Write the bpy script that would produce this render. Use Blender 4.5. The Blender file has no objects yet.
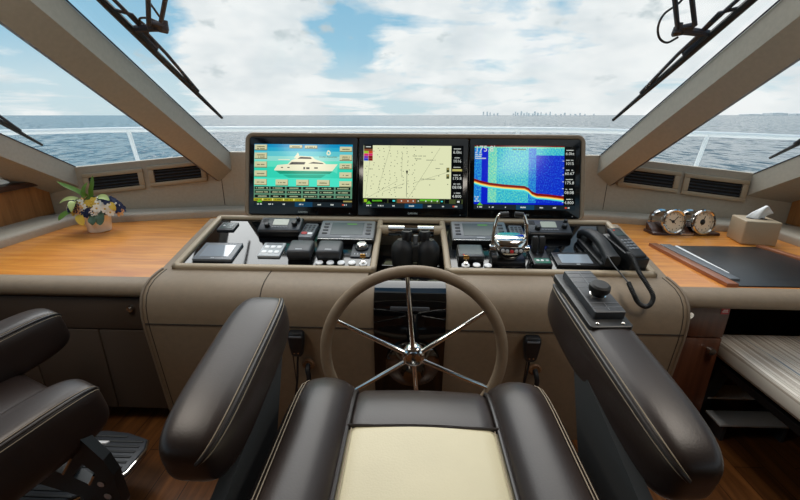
import bpy, bmesh, math, random
from mathutils import Vector, Matrix, Euler
random.seed(7)
SC = bpy.context.scene
COL = SC.collection
PI = math.pi

# ------------------------------------------------------------------ materials
def lin(c):
    return tuple((v/255/12.92 if v/255 <= .04045 else ((v/255+.055)/1.055)**2.4) for v in c)

def new_mat(name):
    m = bpy.data.materials.new(name); m.use_nodes = True
    nt = m.node_tree
    return m, nt, nt.nodes['Principled BSDF']

def plain(name, rgb, rough=.5, metal=0., spec=.5, coat=0., bump=0., bscale=200., var=0., vscale=6.):
    m, nt, b = new_mat(name)
    c = lin(rgb)
    b.inputs['Base Color'].default_value = (*c, 1)
    b.inputs['Roughness'].default_value = rough
    b.inputs['Metallic'].default_value = metal
    b.inputs['Specular IOR Level'].default_value = spec
    b.inputs['Coat Weight'].default_value = coat
    tc = nt.nodes.new('ShaderNodeTexCoord')
    if bump:
        n = nt.nodes.new('ShaderNodeTexNoise'); n.inputs['Scale'].default_value = bscale; n.inputs['Detail'].default_value = 3
        bp = nt.nodes.new('ShaderNodeBump'); bp.inputs['Strength'].default_value = bump; bp.inputs['Distance'].default_value = .004
        nt.links.new(tc.outputs['Object'], n.inputs['Vector'])
        nt.links.new(n.outputs['Fac'], bp.inputs['Height']); nt.links.new(bp.outputs['Normal'], b.inputs['Normal'])
    if var:
        n2 = nt.nodes.new('ShaderNodeTexNoise'); n2.inputs['Scale'].default_value = vscale; n2.inputs['Detail'].default_value = 6
        r = nt.nodes.new('ShaderNodeValToRGB')
        r.color_ramp.elements[0].position = .3; r.color_ramp.elements[1].position = .7
        r.color_ramp.elements[0].color = (*[v*(1-var) for v in c], 1); r.color_ramp.elements[1].color = (*[min(1, v*(1+var)) for v in c], 1)
        nt.links.new(tc.outputs['Object'], n2.inputs['Vector']); nt.links.new(n2.outputs['Fac'], r.inputs['Fac'])
        nt.links.new(r.outputs['Color'], b.inputs['Base Color'])
    return m

def wood(name, dark, light, scale=(1, 12, 12), rough=.35, planks=None, coat=0.2):
    m, nt, b = new_mat(name)
    tc = nt.nodes.new('ShaderNodeTexCoord'); mp = nt.nodes.new('ShaderNodeMapping'); mp.inputs['Scale'].default_value = scale
    n = nt.nodes.new('ShaderNodeTexNoise'); n.inputs['Scale'].default_value = 3; n.inputs['Detail'].default_value = 8; n.inputs['Roughness'].default_value = .62
    n.inputs['Distortion'].default_value = .4
    r = nt.nodes.new('ShaderNodeValToRGB')
    r.color_ramp.elements[0].position = .32; r.color_ramp.elements[1].position = .68
    r.color_ramp.elements[0].color = (*lin(dark), 1); r.color_ramp.elements[1].color = (*lin(light), 1)
    nt.links.new(tc.outputs['Object'], mp.inputs['Vector']); nt.links.new(mp.outputs['Vector'], n.inputs['Vector'])
    nt.links.new(n.outputs['Fac'], r.inputs['Fac'])
    src = r.outputs['Color']
    if planks:
        mp2 = nt.nodes.new('ShaderNodeMapping'); mp2.inputs['Rotation'].default_value = (0, 0, planks.get('rot', 0))
        bt = nt.nodes.new('ShaderNodeTexBrick'); bt.inputs['Scale'].default_value = 1
        bt.inputs['Brick Width'].default_value = planks['w']; bt.inputs['Row Height'].default_value = planks['h']
        bt.inputs['Mortar Size'].default_value = planks.get('gap', .002); bt.inputs['Bias'].default_value = 0
        bt.inputs['Color1'].default_value = (1, 1, 1, 1); bt.inputs['Color2'].default_value = (.62, .58, .55, 1); bt.inputs['Mortar'].default_value = (.16, .12, .1, 1)
        mx = nt.nodes.new('ShaderNodeMix'); mx.data_type = 'RGBA'; mx.blend_type = 'MULTIPLY'; mx.inputs[0].default_value = 1
        nt.links.new(tc.outputs['Object'], mp2.inputs['Vector']); nt.links.new(mp2.outputs['Vector'], bt.inputs['Vector'])
        nt.links.new(src, mx.inputs[6]); nt.links.new(bt.outputs['Color'], mx.inputs[7]); src = mx.outputs[2]
    nt.links.new(src, b.inputs['Base Color'])
    b.inputs['Roughness'].default_value = rough; b.inputs['Coat Weight'].default_value = coat; b.inputs['Coat Roughness'].default_value = .25
    return m

def emit(name, rgb, strength=1., rough=.15):
    m, nt, b = new_mat(name)
    b.inputs['Base Color'].default_value = (0, 0, 0, 1); b.inputs['Roughness'].default_value = rough; b.inputs['Specular IOR Level'].default_value = .2
    b.inputs['Emission Color'].default_value = (*lin(rgb), 1); b.inputs['Emission Strength'].default_value = strength
    return m

def emit_noise(name, cols, scale=(60, 40, 1), strength=1., detail=3, lo=.3, hi=.7):
    m, nt, b = new_mat(name)
    b.inputs['Base Color'].default_value = (0, 0, 0, 1); b.inputs['Roughness'].default_value = .15; b.inputs['Specular IOR Level'].default_value = .2
    tc = nt.nodes.new('ShaderNodeTexCoord'); mp = nt.nodes.new('ShaderNodeMapping'); mp.inputs['Scale'].default_value = scale
    n = nt.nodes.new('ShaderNodeTexNoise'); n.inputs['Scale'].default_value = 1; n.inputs['Detail'].default_value = detail; n.inputs['Roughness'].default_value = .7
    r = nt.nodes.new('ShaderNodeValToRGB'); k = len(cols)
    while len(r.color_ramp.elements) < k: r.color_ramp.elements.new(.5)
    for i, c in enumerate(cols):
        r.color_ramp.elements[i].position = lo + (hi-lo)*i/(k-1); r.color_ramp.elements[i].color = (*lin(c), 1)
    nt.links.new(tc.outputs['Object'], mp.inputs['Vector']); nt.links.new(mp.outputs['Vector'], n.inputs['Vector'])
    nt.links.new(n.outputs['Fac'], r.inputs['Fac']); nt.links.new(r.outputs['Color'], b.inputs['Emission Color'])
    b.inputs['Emission Strength'].default_value = strength
    return m

def glass_mat():
    m = bpy.data.materials.new('window glass'); m.use_nodes = True; nt = m.node_tree; nt.nodes.clear()
    o = nt.nodes.new('ShaderNodeOutputMaterial'); t = nt.nodes.new('ShaderNodeBsdfTransparent'); g = nt.nodes.new('ShaderNodeBsdfGlossy')
    g.inputs['Roughness'].default_value = .0
    t.inputs['Color'].default_value = (.985, .992, .992, 1)
    lw = nt.nodes.new('ShaderNodeLayerWeight'); lw.inputs['Blend'].default_value = .5
    pw = nt.nodes.new('ShaderNodeMath'); pw.operation = 'POWER'; pw.inputs[1].default_value = 5; nt.links.new(lw.outputs['Facing'], pw.inputs[0])
    ma = nt.nodes.new('ShaderNodeMath'); ma.operation = 'MULTIPLY_ADD'; ma.inputs[1].default_value = .22; ma.inputs[2].default_value = .008; nt.links.new(pw.outputs[0], ma.inputs[0])
    mx = nt.nodes.new('ShaderNodeMixShader')
    nt.links.new(ma.outputs[0], mx.inputs[0]); nt.links.new(t.outputs[0], mx.inputs[1]); nt.links.new(g.outputs[0], mx.inputs[2]); nt.links.new(mx.outputs[0], o.inputs['Surface'])
    return m

def stripe_mat():
    m, nt, b = new_mat('striped fabric')
    tc = nt.nodes.new('ShaderNodeTexCoord'); mp = nt.nodes.new('ShaderNodeMapping'); mp.inputs['Scale'].default_value = (24, .15, .15)
    n = nt.nodes.new('ShaderNodeTexNoise'); n.inputs['Scale'].default_value = 1; n.inputs['Detail'].default_value = 4; n.inputs['Roughness'].default_value = .75
    r = nt.nodes.new('ShaderNodeValToRGB'); r.color_ramp.interpolation = 'CONSTANT'
    cols = [(92, 84, 78), (120, 128, 138), (196, 190, 178), (150, 140, 128), (214, 208, 198), (168, 158, 146), (226, 222, 214), (120, 110, 102)]
    pos = [0, .34, .40, .46, .50, .55, .61, .67]
    while len(r.color_ramp.elements) < 8: r.color_ramp.elements.new(.5)
    for e, p, c in zip(r.color_ramp.elements, pos, cols): e.position = p; e.color = (*lin(c), 1)
    nt.links.new(tc.outputs['Object'], mp.inputs['Vector']); nt.links.new(mp.outputs['Vector'], n.inputs['Vector'])
    nt.links.new(n.outputs['Fac'], r.inputs['Fac']); nt.links.new(r.outputs['Color'], b.inputs['Base Color'])
    b.inputs['Roughness'].default_value = .8
    return m

M = {}
M['vinyl'] = plain('taupe vinyl', (129, 112, 91), .55, bump=.25, bscale=420, var=.06, vscale=40)
M['wallvinyl'] = plain('grey wall vinyl', (170, 161, 145), .6, bump=.25, bscale=420, var=.05, vscale=60)
M['pillar'] = plain('pillar vinyl', (176, 169, 154), .6, bump=.25, bscale=420, var=.05, vscale=60)
M['trimvinyl'] = plain('tan trim vinyl', (168, 151, 126), .5, bump=.15, bscale=500)
M['seam'] = plain('seam', (52, 44, 36), .8)
M['piping'] = plain('piping', (112, 97, 80), .6)
M['leather'] = plain('dark brown leather', (38, 29, 26), .37, spec=.42, bump=.05, bscale=260, var=.12, vscale=12)
M['leatherpipe'] = plain('leather piping', (34, 28, 27), .4)
M['stitch'] = plain('stitch thread', (146, 133, 114), .8)
M['cream'] = plain('cream leather', (198, 190, 160), .45, spec=.4, bump=.12, bscale=260, var=.03, vscale=10)
M['blackgloss'] = plain('black acrylic', (6, 7, 9), .06, spec=.6)
M['blackglass'] = plain('black display glass', (3, 6, 9), .12, spec=.4)
M['blackplastic'] = plain('black plastic', (20, 21, 23), .4)
M['darkplastic'] = plain('dark grey plastic', (52, 55, 60), .45)
M['greyplastic'] = plain('grey plastic', (98, 102, 107), .4)
M['palegrey'] = plain('pale grey plastic', (176, 180, 183), .4)
M['white'] = plain('white plastic', (250, 250, 250), .5)
M['chrome'] = plain('chrome', (225, 222, 216), .08, metal=1)
M['darkchrome'] = plain('smoked chrome', (112, 108, 104), .1, metal=1)
M['hook'] = plain('brown leather loop', (112, 78, 48), .6)
M['steel'] = plain('brushed steel', (190, 188, 184), .25, metal=1)
M['brass'] = plain('brass', (178, 140, 84), .2, metal=1)
M['rubber'] = plain('black rubber', (17, 18, 20), .55)
M['lcd'] = plain('grey lcd', (70, 82, 82), .2, spec=.25)
M['lcdpale'] = plain('pale lcd', (170, 176, 160), .2)
M['lcdbright'] = plain('tablet glass', (142, 152, 162), .07, spec=.9, coat=.6)
M['red'] = plain('red plastic', (190, 42, 44), .4)
M['green'] = plain('green plastic', (30, 110, 86), .4)
M['olive'] = plain('olive felt', (92, 98, 50), .9)
M['desk'] = wood('teak desk top', (192, 110, 34), (232, 157, 64), (1.0, 9, 9), .3, coat=.5)
M['panelwood'] = wood('wall panel wood', (130, 84, 40), (168, 114, 62), (8, 8, .8), .4)
M['darkwood'] = wood('dark trim wood', (52, 30, 20), (78, 46, 30), (2, 10, 10), .35)
M['drawerwood'] = wood('mahogany drawer', (76, 43, 28), (106, 64, 43), (12, 12, .7), .35)
M['railwood'] = wood('blotter rail wood', (118, 66, 40), (158, 98, 62), (10, 1, 10), .35)
M['floorwood'] = wood('cabin floor wood', (84, 50, 24), (136, 86, 44), (10, .8, 4), .35, planks={'w': 1.4, 'h': .13, 'rot': PI/2})
M['blackleather'] = plain('black blotter leather', (24, 26, 29), .35, bump=.2, bscale=200)
M['cabinet'] = plain('brown cabinet vinyl', (72, 59, 48), .6, bump=.15, bscale=420)
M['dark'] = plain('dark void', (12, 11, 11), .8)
M['armplate'] = plain('charcoal plate', (54, 56, 57), .6, spec=.3)
M['paper'] = plain('white paper', (238, 239, 238), .8)
M['ceramic'] = plain('cream basket', (242, 238, 228), .6, bump=.6, bscale=90)
M['glass'] = glass_mat()
M['stripe'] = stripe_mat()
M['dial'] = plain('clock dial', (228, 216, 192), .4)
M['gasket'] = plain('gasket rubber', (16, 24, 44), .5)
M['black'] = plain('black paint', (10, 10, 10), .4)
M['deckwhite'] = plain('white gelcoat', (246, 246, 243), .3)
M['ceiling'] = plain('cream headliner', (206, 200, 188), .8)
M['navy'] = plain('navy petals', (22, 38, 78), .7)
M['petalwhite'] = plain('white petals', (232, 228, 216), .7)
M['petalyellow'] = plain('yellow petals', (206, 172, 58), .7)
M['peach'] = plain('peach petals', (222, 172, 112), .7)
M['leafgreen'] = plain('green leaf', (92, 132, 44), .5)
M['leafdark'] = plain('dark green leaf', (66, 88, 64), .5)
M['leafpale'] = plain('pale green leaf', (176, 190, 118), .5)
M['wiper'] = plain('wiper black metal', (22, 32, 46), .5)
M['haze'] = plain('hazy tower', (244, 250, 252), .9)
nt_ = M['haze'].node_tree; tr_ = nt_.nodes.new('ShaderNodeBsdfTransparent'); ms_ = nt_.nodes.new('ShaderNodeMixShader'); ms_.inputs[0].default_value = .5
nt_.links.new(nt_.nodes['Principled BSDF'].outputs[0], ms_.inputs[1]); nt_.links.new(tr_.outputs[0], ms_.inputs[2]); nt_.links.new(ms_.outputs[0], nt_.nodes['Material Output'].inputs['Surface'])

# ------------------------------------------------------------------ mesh builder
class MB:
    def __init__(s): s.v = []; s.f = []; s.m = []; s.cur = 0; s.X = Matrix()
    def add(s, vs, fs):
        o = len(s.v)
        s.v += [tuple(s.X @ Vector(p)) for p in vs]
        for f in fs: s.f.append([i+o for i in f]); s.m.append(s.cur)
        return s
    def from_bm(s, bm):
        bm.verts.index_update()
        r = s.add([v.co for v in bm.verts], [[v.index for v in f.verts] for f in bm.faces]); bm.free(); return r
    def box(s, c, d, bevel=0, seg=2, rot=None):
        bm = bmesh.new(); bmesh.ops.create_cube(bm, size=1)
        for v in bm.verts: v.co = Vector((v.co.x*d[0], v.co.y*d[1], v.co.z*d[2]))
        if bevel: bmesh.ops.bevel(bm, geom=list(bm.edges), offset=bevel, segments=seg, affect='EDGES', profile=.5, clamp_overlap=True)
        for v in bm.verts: v.co = (rot @ v.co if rot else v.co) + Vector(c)
        return s.from_bm(bm)
    def tube(s, path, r, n=10, closed=False, cap=True):
        P = [Vector(p) for p in path]; k = len(P); R = r if hasattr(r, '__len__') else [r]*k
        T = []
        for i in range(k):
            a = P[(i-1) % k] if (closed or i > 0) else P[i]; b = P[(i+1) % k] if (closed or i < k-1) else P[i]
            T.append((b-a).normalized())
        up = Vector((0, 0, 1)) if abs(T[0].z) < .9 else Vector((1, 0, 0))
        nrm = (up - T[0]*up.dot(T[0])).normalized(); vs = []
        for i in range(k):
            nrm = (nrm - T[i]*nrm.dot(T[i])).normalized(); bn = T[i].cross(nrm)
            for j in range(n):
                a = 2*PI*j/n; vs.append(P[i] + (nrm*math.cos(a) + bn*math.sin(a))*R[i])
        fs = []
        for i in range(k if closed else k-1):
            for j in range(n):
                i2 = (i+1) % k; fs.append([i*n+j, i*n+(j+1) % n, i2*n+(j+1) % n, i2*n+j])
        if cap and not closed: fs.append(list(range(n))[::-1]); fs.append([(k-1)*n+j for j in range(n)])
        return s.add(vs, fs)
    def cyl(s, p0, p1, r0, r1=None, n=24): return s.tube([p0, p1], [r0, r0 if r1 is None else r1], n)
    def lathe(s, prof, n=28, mat=None, sx=1, sy=1, cap=True):
        vs = []; k = len(prof)
        for r, z in prof:
            for j in range(n):
                a = 2*PI*j/n; p = Vector((r*sx*math.cos(a), r*sy*math.sin(a), z)); vs.append(mat @ p if mat else p)
        fs = [[i*n+j, i*n+(j+1) % n, (i+1)*n+(j+1) % n, (i+1)*n+j] for i in range(k-1) for j in range(n)]
        if cap and prof[0][0] > 1e-6: fs.append(list(range(n))[::-1])
        if cap and prof[-1][0] > 1e-6: fs.append([(k-1)*n+j for j in range(n)])
        return s.add(vs, fs)
    def poly(s, pts): return s.add(pts, [list(range(len(pts)))])
    def loft(s, rings, closed=True, cap=True):
        n = len(rings[0]); k = len(rings); vs = [p for r in rings for p in r]; fs = []
        for i in range(k-1):
            for j in range(n if closed else n-1): fs.append([i*n+j, i*n+(j+1) % n, (i+1)*n+(j+1) % n, (i+1)*n+j])
        if cap and closed: fs.append(list(range(n))[::-1]); fs.append([(k-1)*n+j for j in range(n)])
        return s.add(vs, fs)
    def prism(s, pts, z0, z1, bevel=0):
        def off(p, d):
            n = len(p); out = []
            for i in range(n):
                a, b, c = Vector(p[i-1]), Vector(p[i]), Vector(p[(i+1) % n])
                e1 = (b-a).normalized(); e2 = (c-b).normalized(); n1 = Vector((-e1.y, e1.x)); n2 = Vector((-e2.y, e2.x))
                m = n1+n2; m = m/max(.3, m.length_squared/2) if m.length > 1e-6 else n1
                out.append(tuple(b + m*d))
            return out
        area = sum(pts[i-1][0]*pts[i][1]-pts[i][0]*pts[i-1][1] for i in range(len(pts)))
        if area < 0: pts = pts[::-1]
        rings = [[(x, y, z0) for x, y in pts]]
        if bevel:
            rings.append([(x, y, z1-bevel) for x, y in pts]); q = off(pts, bevel*.35); rings.append([(x, y, z1-bevel*.3) for x, y in q]); q = off(pts, bevel); rings.append([(x, y, z1) for x, y in q])
        else: rings.append([(x, y, z1) for x, y in pts])
        return s.loft(rings)
    def ell(s, c, r, n=12, k=8, rot=None):
        pr = [(math.sin(PI*i/k), -math.cos(PI*i/k)) for i in range(k+1)]
        m = Matrix.Translation(c) @ (rot.to_4x4() if rot else Matrix()) @ Matrix.Diagonal((*r, 1))
        pr[0] = (1e-7, -1); pr[-1] = (1e-7, 1)
        return s.lathe(pr, n, m)
    def text(s, body, size, mat, align='CENTER'):
        cu = bpy.data.curves.new('tmp', 'FONT'); cu.body = body; cu.size = size; cu.align_x = align; cu.align_y = 'CENTER'; cu.resolution_u = 2
        ob = bpy.data.objects.new('tmp', cu); COL.objects.link(ob); bpy.context.view_layer.update()
        me = bpy.data.meshes.new_from_object(ob.evaluated_get(bpy.context.evaluated_depsgraph_get()))
        s.add([mat @ v.co for v in me.vertices], [list(p.vertices) for p in me.polygons])
        bpy.data.objects.remove(ob); bpy.data.curves.remove(cu); bpy.data.meshes.remove(me); return s
    def build(s, name, mats, parent=None, smooth=True, angle=35, label=None):
        me = bpy.data.meshes.new(name); me.from_pydata(s.v, [], s.f)
        mats = mats if isinstance(mats, (list, tuple)) else [mats]
        for m in mats: me.materials.append(M[m] if isinstance(m, str) else m)
        me.polygons.foreach_set('material_index', s.m)
        bm = bmesh.new(); bm.from_mesh(me); bmesh.ops.recalc_face_normals(bm, faces=bm.faces); bm.to_mesh(me); bm.free()
        if smooth:
            me.polygons.foreach_set('use_smooth', [True]*len(me.polygons)); me.set_sharp_from_angle(angle=math.radians(angle))
        me.update()
        o = bpy.data.objects.new(name, me); COL.objects.link(o)
        if parent: o.parent = parent
        if label: o['label'] = label
        return o

def tag(o, label, cat, group=None):
    o['label'] = label; o['category'] = cat
    if group: o['group'] = group
    return o
def thing(name, label, cat, loc=(0, 0, 0), rot=(0, 0, 0), group=None):
    o = bpy.data.objects.new(name, None); COL.objects.link(o); o.empty_display_size = .05
    o.location = loc; o.rotation_euler = rot
    return tag(o, label, cat, group)
def struct(o, label=None):
    o['kind'] = 'structure'
    if label: o['label'] = label
    return o
def rrect(w, h, r, n=5, cx=0, cy=0):
    out = []
    for sx, sy, a0 in ((1, 1, 0), (-1, 1, 90), (-1, -1, 180), (1, -1, 270)):
        for i in range(n+1):
            a = math.radians(a0+90*i/n); out.append((cx+sx*(w/2-r)+r*math.cos(a), cy+sy*(h/2-r)+r*math.sin(a)))
    return out
def bez(pts, n=24):
    P = [Vector(p) for p in pts]; P = [2*P[0]-P[1]] + P + [2*P[-1]-P[-2]]; out = []
    for i in range(1, len(P)-2):
        for k in range(n):
            t = k/n; a, b, c, d = P[i-1:i+3]
            out.append(.5*((2*b)+(c-a)*t+(2*a-5*b+4*c-d)*t*t+(3*b-a-3*c+d)*t**3))
    return out + [P[-2]]

# ------------------------------------------------------------------ camera (level horizon 0.4 deg off the boat: she heels a touch)
cam = bpy.data.cameras.new('camera'); cam.sensor_width = 36; cam.lens = 18; cam.clip_start = .02; cam.clip_end = 30000
co = bpy.data.objects.new('camera', cam); COL.objects.link(co); SC.camera = co
pit = math.atan(135/400); yaw = math.atan(12*math.cos(pit)/400); rho = math.radians(.4)
cp, sp, cy_, sy_ = math.cos(pit), math.sin(pit), math.cos(yaw), math.sin(yaw)
fw = Vector((-sy_*cp, cy_*cp, -sp)); r0 = Vector((cy_, sy_, 0)); u0 = Vector((-sy_*sp, cy_*sp, cp))
rt = r0*math.cos(rho)+u0*math.sin(rho); upv = u0*math.cos(rho)-r0*math.sin(rho)
mw = Matrix((rt, upv, -fw)).transposed().to_4x4(); mw.translation = (0, 0, 1.45); co.matrix_world = mw

# ------------------------------------------------------------------ room shell
SL = .55                                            # rise of the raked glass per metre aft
sill = [(-2.5, 2.6, 1.08), (-2.28, 2.67, 1.10), (-1.31, 2.90, 1.19), (1.31, 2.90, 1.19), (2.28, 2.67, 1.10), (2.5, 2.6, 1.08)]
b = MB(); b.box((0, .25, -.03), (5.1, 5.6, .06)); struct(b.build('floor', 'floorwood'))
b = MB()
inn = [(x, y, z) for x, y, z in sill]; out_ = [(x*1.01, y+.07, z) for x, y, z in sill]
n = len(sill)
vs = [(x, y, 0) for x, y, z in inn] + inn + out_ + [(x, y, 0) for x, y, z in out_]
fs = []
for i in range(n-1):
    for k in range(3): fs.append([k*n+i, k*n+i+1, (k+1)*n+i+1, (k+1)*n+i])
b.add(vs, fs); wf = struct(b.build('wall_front', 'wallvinyl', smooth=False))
for sx in (-1, 1):
    b = MB(); b.box((sx*1.385, 2.884, .99), (.004, .006, .36)); b.build('seam', 'seam', wf)
for sx, nm in ((-1, 'wall_left'), (1, 'wall_right')):
    b = MB(); b.box((sx*2.475, .05, .40), (.05, 5.1, .8)); b.box((sx*2.475, -2.3, 1.5), (.05, .5, 1.4)); b.box((sx*2.475, -.6, 2.1), (.05, 3.8, .16))
    w = struct(b.build(nm, 'wallvinyl', smooth=False))
    c = MB(); c.box((sx*2.462, .1, .90), (.05, 5.0, .2)); c.build('wood_cladding', 'panelwood', w, False)
    c = MB(); c.box((sx*2.45, .1, 1.018), (.09, 5.0, .036), .012); c.build('cap_rail', 'darkwood', w)
b = MB(); b.box((0, -2.52, 1.08), (5.0, .05, 2.16)); struct(b.build('wall_back', 'panelwood', smooth=False))
cei = [(-2.52, .74), (-1.31, 1.22), (1.31, 1.22), (2.52, .74), (2.52, -2.55), (-2.52, -2.55)]
b = MB(); b.prism(cei, 2.14, 2.20); struct(b.build('ceiling', 'ceiling', smooth=False))

# raked panes
def pane(name, a, c, ztop):
    b = MB(); A = Vector(a); C = Vector(c)
    d = Vector((0, -1, SL)); ta = (ztop-A.z)/SL; tc = (ztop-C.z)/SL
    nrm = (C-A).cross(d).normalized()
    if nrm.z < 0: nrm = -nrm
    q = [A, C, C+d*tc, A+d*ta]
    b.loft([q, [p+nrm*.012 for p in q]])
    return struct(b.build(name, 'glass', smooth=False))
pane('window_1', (-1.30, 2.93, 1.185), (1.30, 2.93, 1.185), 2.17)
pane('window_2', (-2.46, 2.66, 1.085), (-1.33, 2.925, 1.185), 2.17)
pane('window_3', (1.33, 2.925, 1.185), (2.46, 2.66, 1.085), 2.17)
for sx, nm in ((-1, 'window_4'), (1, 'window_5')):
    b = MB(); y0 = [(-2.05, 1.036), (2.42, 1.036), (2.25, 1.2), (.62, 2.03), (-2.05, 2.03)]
    b.loft([[(sx*2.48, y, z) for y, z in y0], [(sx*2.492, y, z) for y, z in y0]]); struct(b.build(nm, 'glass', smooth=False))

# pillars between the panes: polygonal beams running up and aft
def beam(name, sec, y0, z0, ztop, slope, mats):
    b = MB(); L = (ztop-z0)/slope
    r0_ = [(x, y0, z0+dz) for x, dz in sec]; r1 = [(x, y0-L, ztop+dz) for x, dz in sec]
    k = len(sec); b.add(r0_+r1, [])
    for i in range(k):
        b.cur = mats[i]; o = 0
        b.f.append([i, (i+1) % k, k+(i+1) % k, k+i]); b.m.append(b.cur)
    b.cur = 0; b.f.append(list(range(k))); b.m.append(0); b.f.append([k+i for i in range(k)]); b.m.append(0)
    return struct(b.build(name, ['pillar', 'darkwood'], smooth=False))
for sx, nm in ((-1, 'trim_1'), (1, 'trim_2')):
    sec = [(sx*1.31, 0), (sx*1.31, -.122), (sx*1.40, -.213), (sx*1.425, -.205), (sx*1.45, .0)]
    beam(nm, sec, 2.93, 1.168, 2.16, .545, [0, 0, 1, 1, 0])
    b = MB(); b.tube([(sx*1.308, 2.93, 1.172), (sx*1.308, 2.93-(2.16-1.168)/.545, 2.164)], .0035, 6); b.build('gasket', 'gasket', bpy.data.objects[nm])
for sx, nm in ((-1, 'trim_3'), (1, 'trim_4')):
    xi = -2.28 if sx < 0 else 2.21
    sec = [(xi, 0), (xi, -.135), (sx*2.46, -.21), (sx*2.60, -.21), (sx*2.60, 0)]
    beam(nm, sec, 2.70, 1.09, 2.16, .525, [0, 0, 0, 0, 0])
    b = MB(); b.tube([(xi, 2.68, 1.104), (xi, 2.70-(2.16-1.088)/.525, 2.164)], .0035, 6); b.build('gasket', 'gasket', bpy.data.objects[nm])
# padded ledges round the desk tops
def ledge(name, sx):
    b = MB()
    path = [(sx*2.34, -.2), (sx*2.34, 2.48), (sx*2.24, 2.585), (sx*1.35, 2.82), (sx*.95, 2.83)]
    sec = [(-.12, 0), (-.12, .035), (-.112, .048), (-.095, .054), (.1, .054), (.12, .03), (.12, 0)]
    rings = []
    for i, p in enumerate(path):
        a = Vector(path[max(0, i-1)]); c = Vector(path[min(len(path)-1, i+1)]); t = (c-a).normalized()
        nn = Vector((t.y, -t.x)) if sx < 0 else Vector((-t.y, t.x))   # towards the cabin
        wd = 1 if i < 2 else (.8 if i == 2 else .55)
        rings.append([(p[0]-nn.x*d*wd, p[1]-nn.y*d*wd, .75+z) for d, z in sec])
    b.loft(rings); return struct(b.build(name, 'wallvinyl', angle=50))
ledge('trim_5', -1); ledge('trim_6', 1)

# air vents in the front wall
def vent(sx, xc, zc, label):
    A = Vector((sx*1.31, 2.90, 1.19)); B = Vector((sx*2.28, 2.67, 1.10))
    ex = (B-A).normalized() * sx; ey = Vector((0, 0, 1)); ez = ex.cross(ey).normalized(); ey = ey
    t = (sx*xc-A.x)/(B.x-A.x); o = A+(B-A)*t; o.z = zc
    R = Matrix((ex, ez*-1, ey)).transposed()
    t_ = thing('air_vent', label, 'vent', o, (0, 0, 0), 'air vents in the front wall')
    L = R.to_4x4()
    b = MB(); b.X = L
    w, h = .38, .142; iw, ih = .315, .085
    b.box((0, -.006, h/2-.0135), (w, .022, .027), .004); b.box((0, -.006, -h/2+.0135), (w, .022, .027), .004)
    for s in (-1, 1): b.box((s*(w/2-.0175), -.006, 0), (.035, .022, ih+.004), .004)
    b.build('frame', 'trimvinyl', t_)
    b = MB(); b.X = L; b.box((0, .0, 0), (iw+.01, .006, ih+.01)); b.build('backing', 'dark', t_)
    b = MB(); b.X = L
    for k in range(4): b.box((0, -.007, -ih/2+.011+k*.021), (iw, .012, .0035), rot=Matrix.Rotation(.5, 3, 'X'))
    b.build('louver', 'darkplastic', t_)
vent(-1, 2.06, 1.0, 'dark louvred wall vent right behind the flower basket')
vent(-1, 1.66, 1.045, 'dark louvred wall vent tucked under the pillar left of the displays')
vent(1, 1.63, 1.045, 'dark louvred wall vent behind the two clocks, under the pillar')
vent(1, 2.02, 1.005, 'dark louvred wall vent between the clocks and the tissue box')
for sx, lb in ((-1, 'small beige wall plate left of the display housing'), (1, 'small beige wall plate right of the display housing')):
    b = MB(); b.box((sx*1.06, 2.892, 1.04), (.075, .02, .15), .006); tag(b.build('wall_plate', 'wallvinyl'), lb, 'plate')

# ------------------------------------------------------------------ desks and cabinets either side
def desk(sx, label):
    t = thing('desk_counter', label, 'desk', (sx*1.75, 1.62, .71))
    O = Vector(t.location)
    pl = [(sx*1.122, 1.62), (sx*2.44, 1.62), (sx*2.44, 2.54), (sx*2.24, 2.66), (sx*1.35, 2.86), (sx*.94, 2.86), (sx*.94, 2.16), (sx*1.122, 2.16)]
    b = MB(); b.X = Matrix.Translation(-O); b.prism(pl, .712, .75); b.build('worktop', 'desk', t, False)
    b = MB(); b.X = Matrix.Translation(-O)
    sec = [(1.63, .705), (1.63, .752), (1.615, .758), (1.575, .757), (1.545, .748), (1.53, .73), (1.53, .71), (1.54, .695), (1.56, .69), (1.63, .69)]
    xs = sorted((sx*1.125, sx*2.44)); b.loft([[(x, y, z) for y, z in sec] for x in xs]); b.build('padded_edge', 'vinyl', t, angle=60)
    return t
desk(-1, 'orange teak counter on the left carrying the flower basket')
desk(1, 'orange teak counter on the right carrying clocks, tissue box and blotter')

t = thing('storage_cabinet', 'dark brown cabinet with lock under the left counter', 'cabinet', (-1.77, 1.9, 0))
O = Vector(t.location)
b = MB(); b.X = Matrix.Translation(-O); b.box((-1.78, 2.05, .39), (1.3, .95, .60)); b.box((-1.78, 2.1, .045), (1.3, .85, .09)); b.build('body', 'cabinet', t, False)
b = MB(); b.X = Matrix.Translation(-O); b.box((-1.78, 1.565, .605), (1.29, .02, .155), .004); dr = b.build('drawer', 'cabinet', t)
b = MB(); b.X = Matrix.Translation(-O); b.cyl((-1.228, 1.556, .635), (-1.228, 1.54, .635), .017, .014, 16); b.cyl((-1.228, 1.54, .635), (-1.228, 1.536, .635), .009, .009, 12); b.build('lock', 'steel', dr)
for x0, x1 in ((-2.42, -1.745), (-1.738, -1.41), (-1.403, -1.14)):
    b = MB(); b.X = Matrix.Translation(-O); b.box(((x0+x1)/2, 1.565, .308), (x1-x0, .02, .425), .004); b.build('door', 'cabinet', t)

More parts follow.
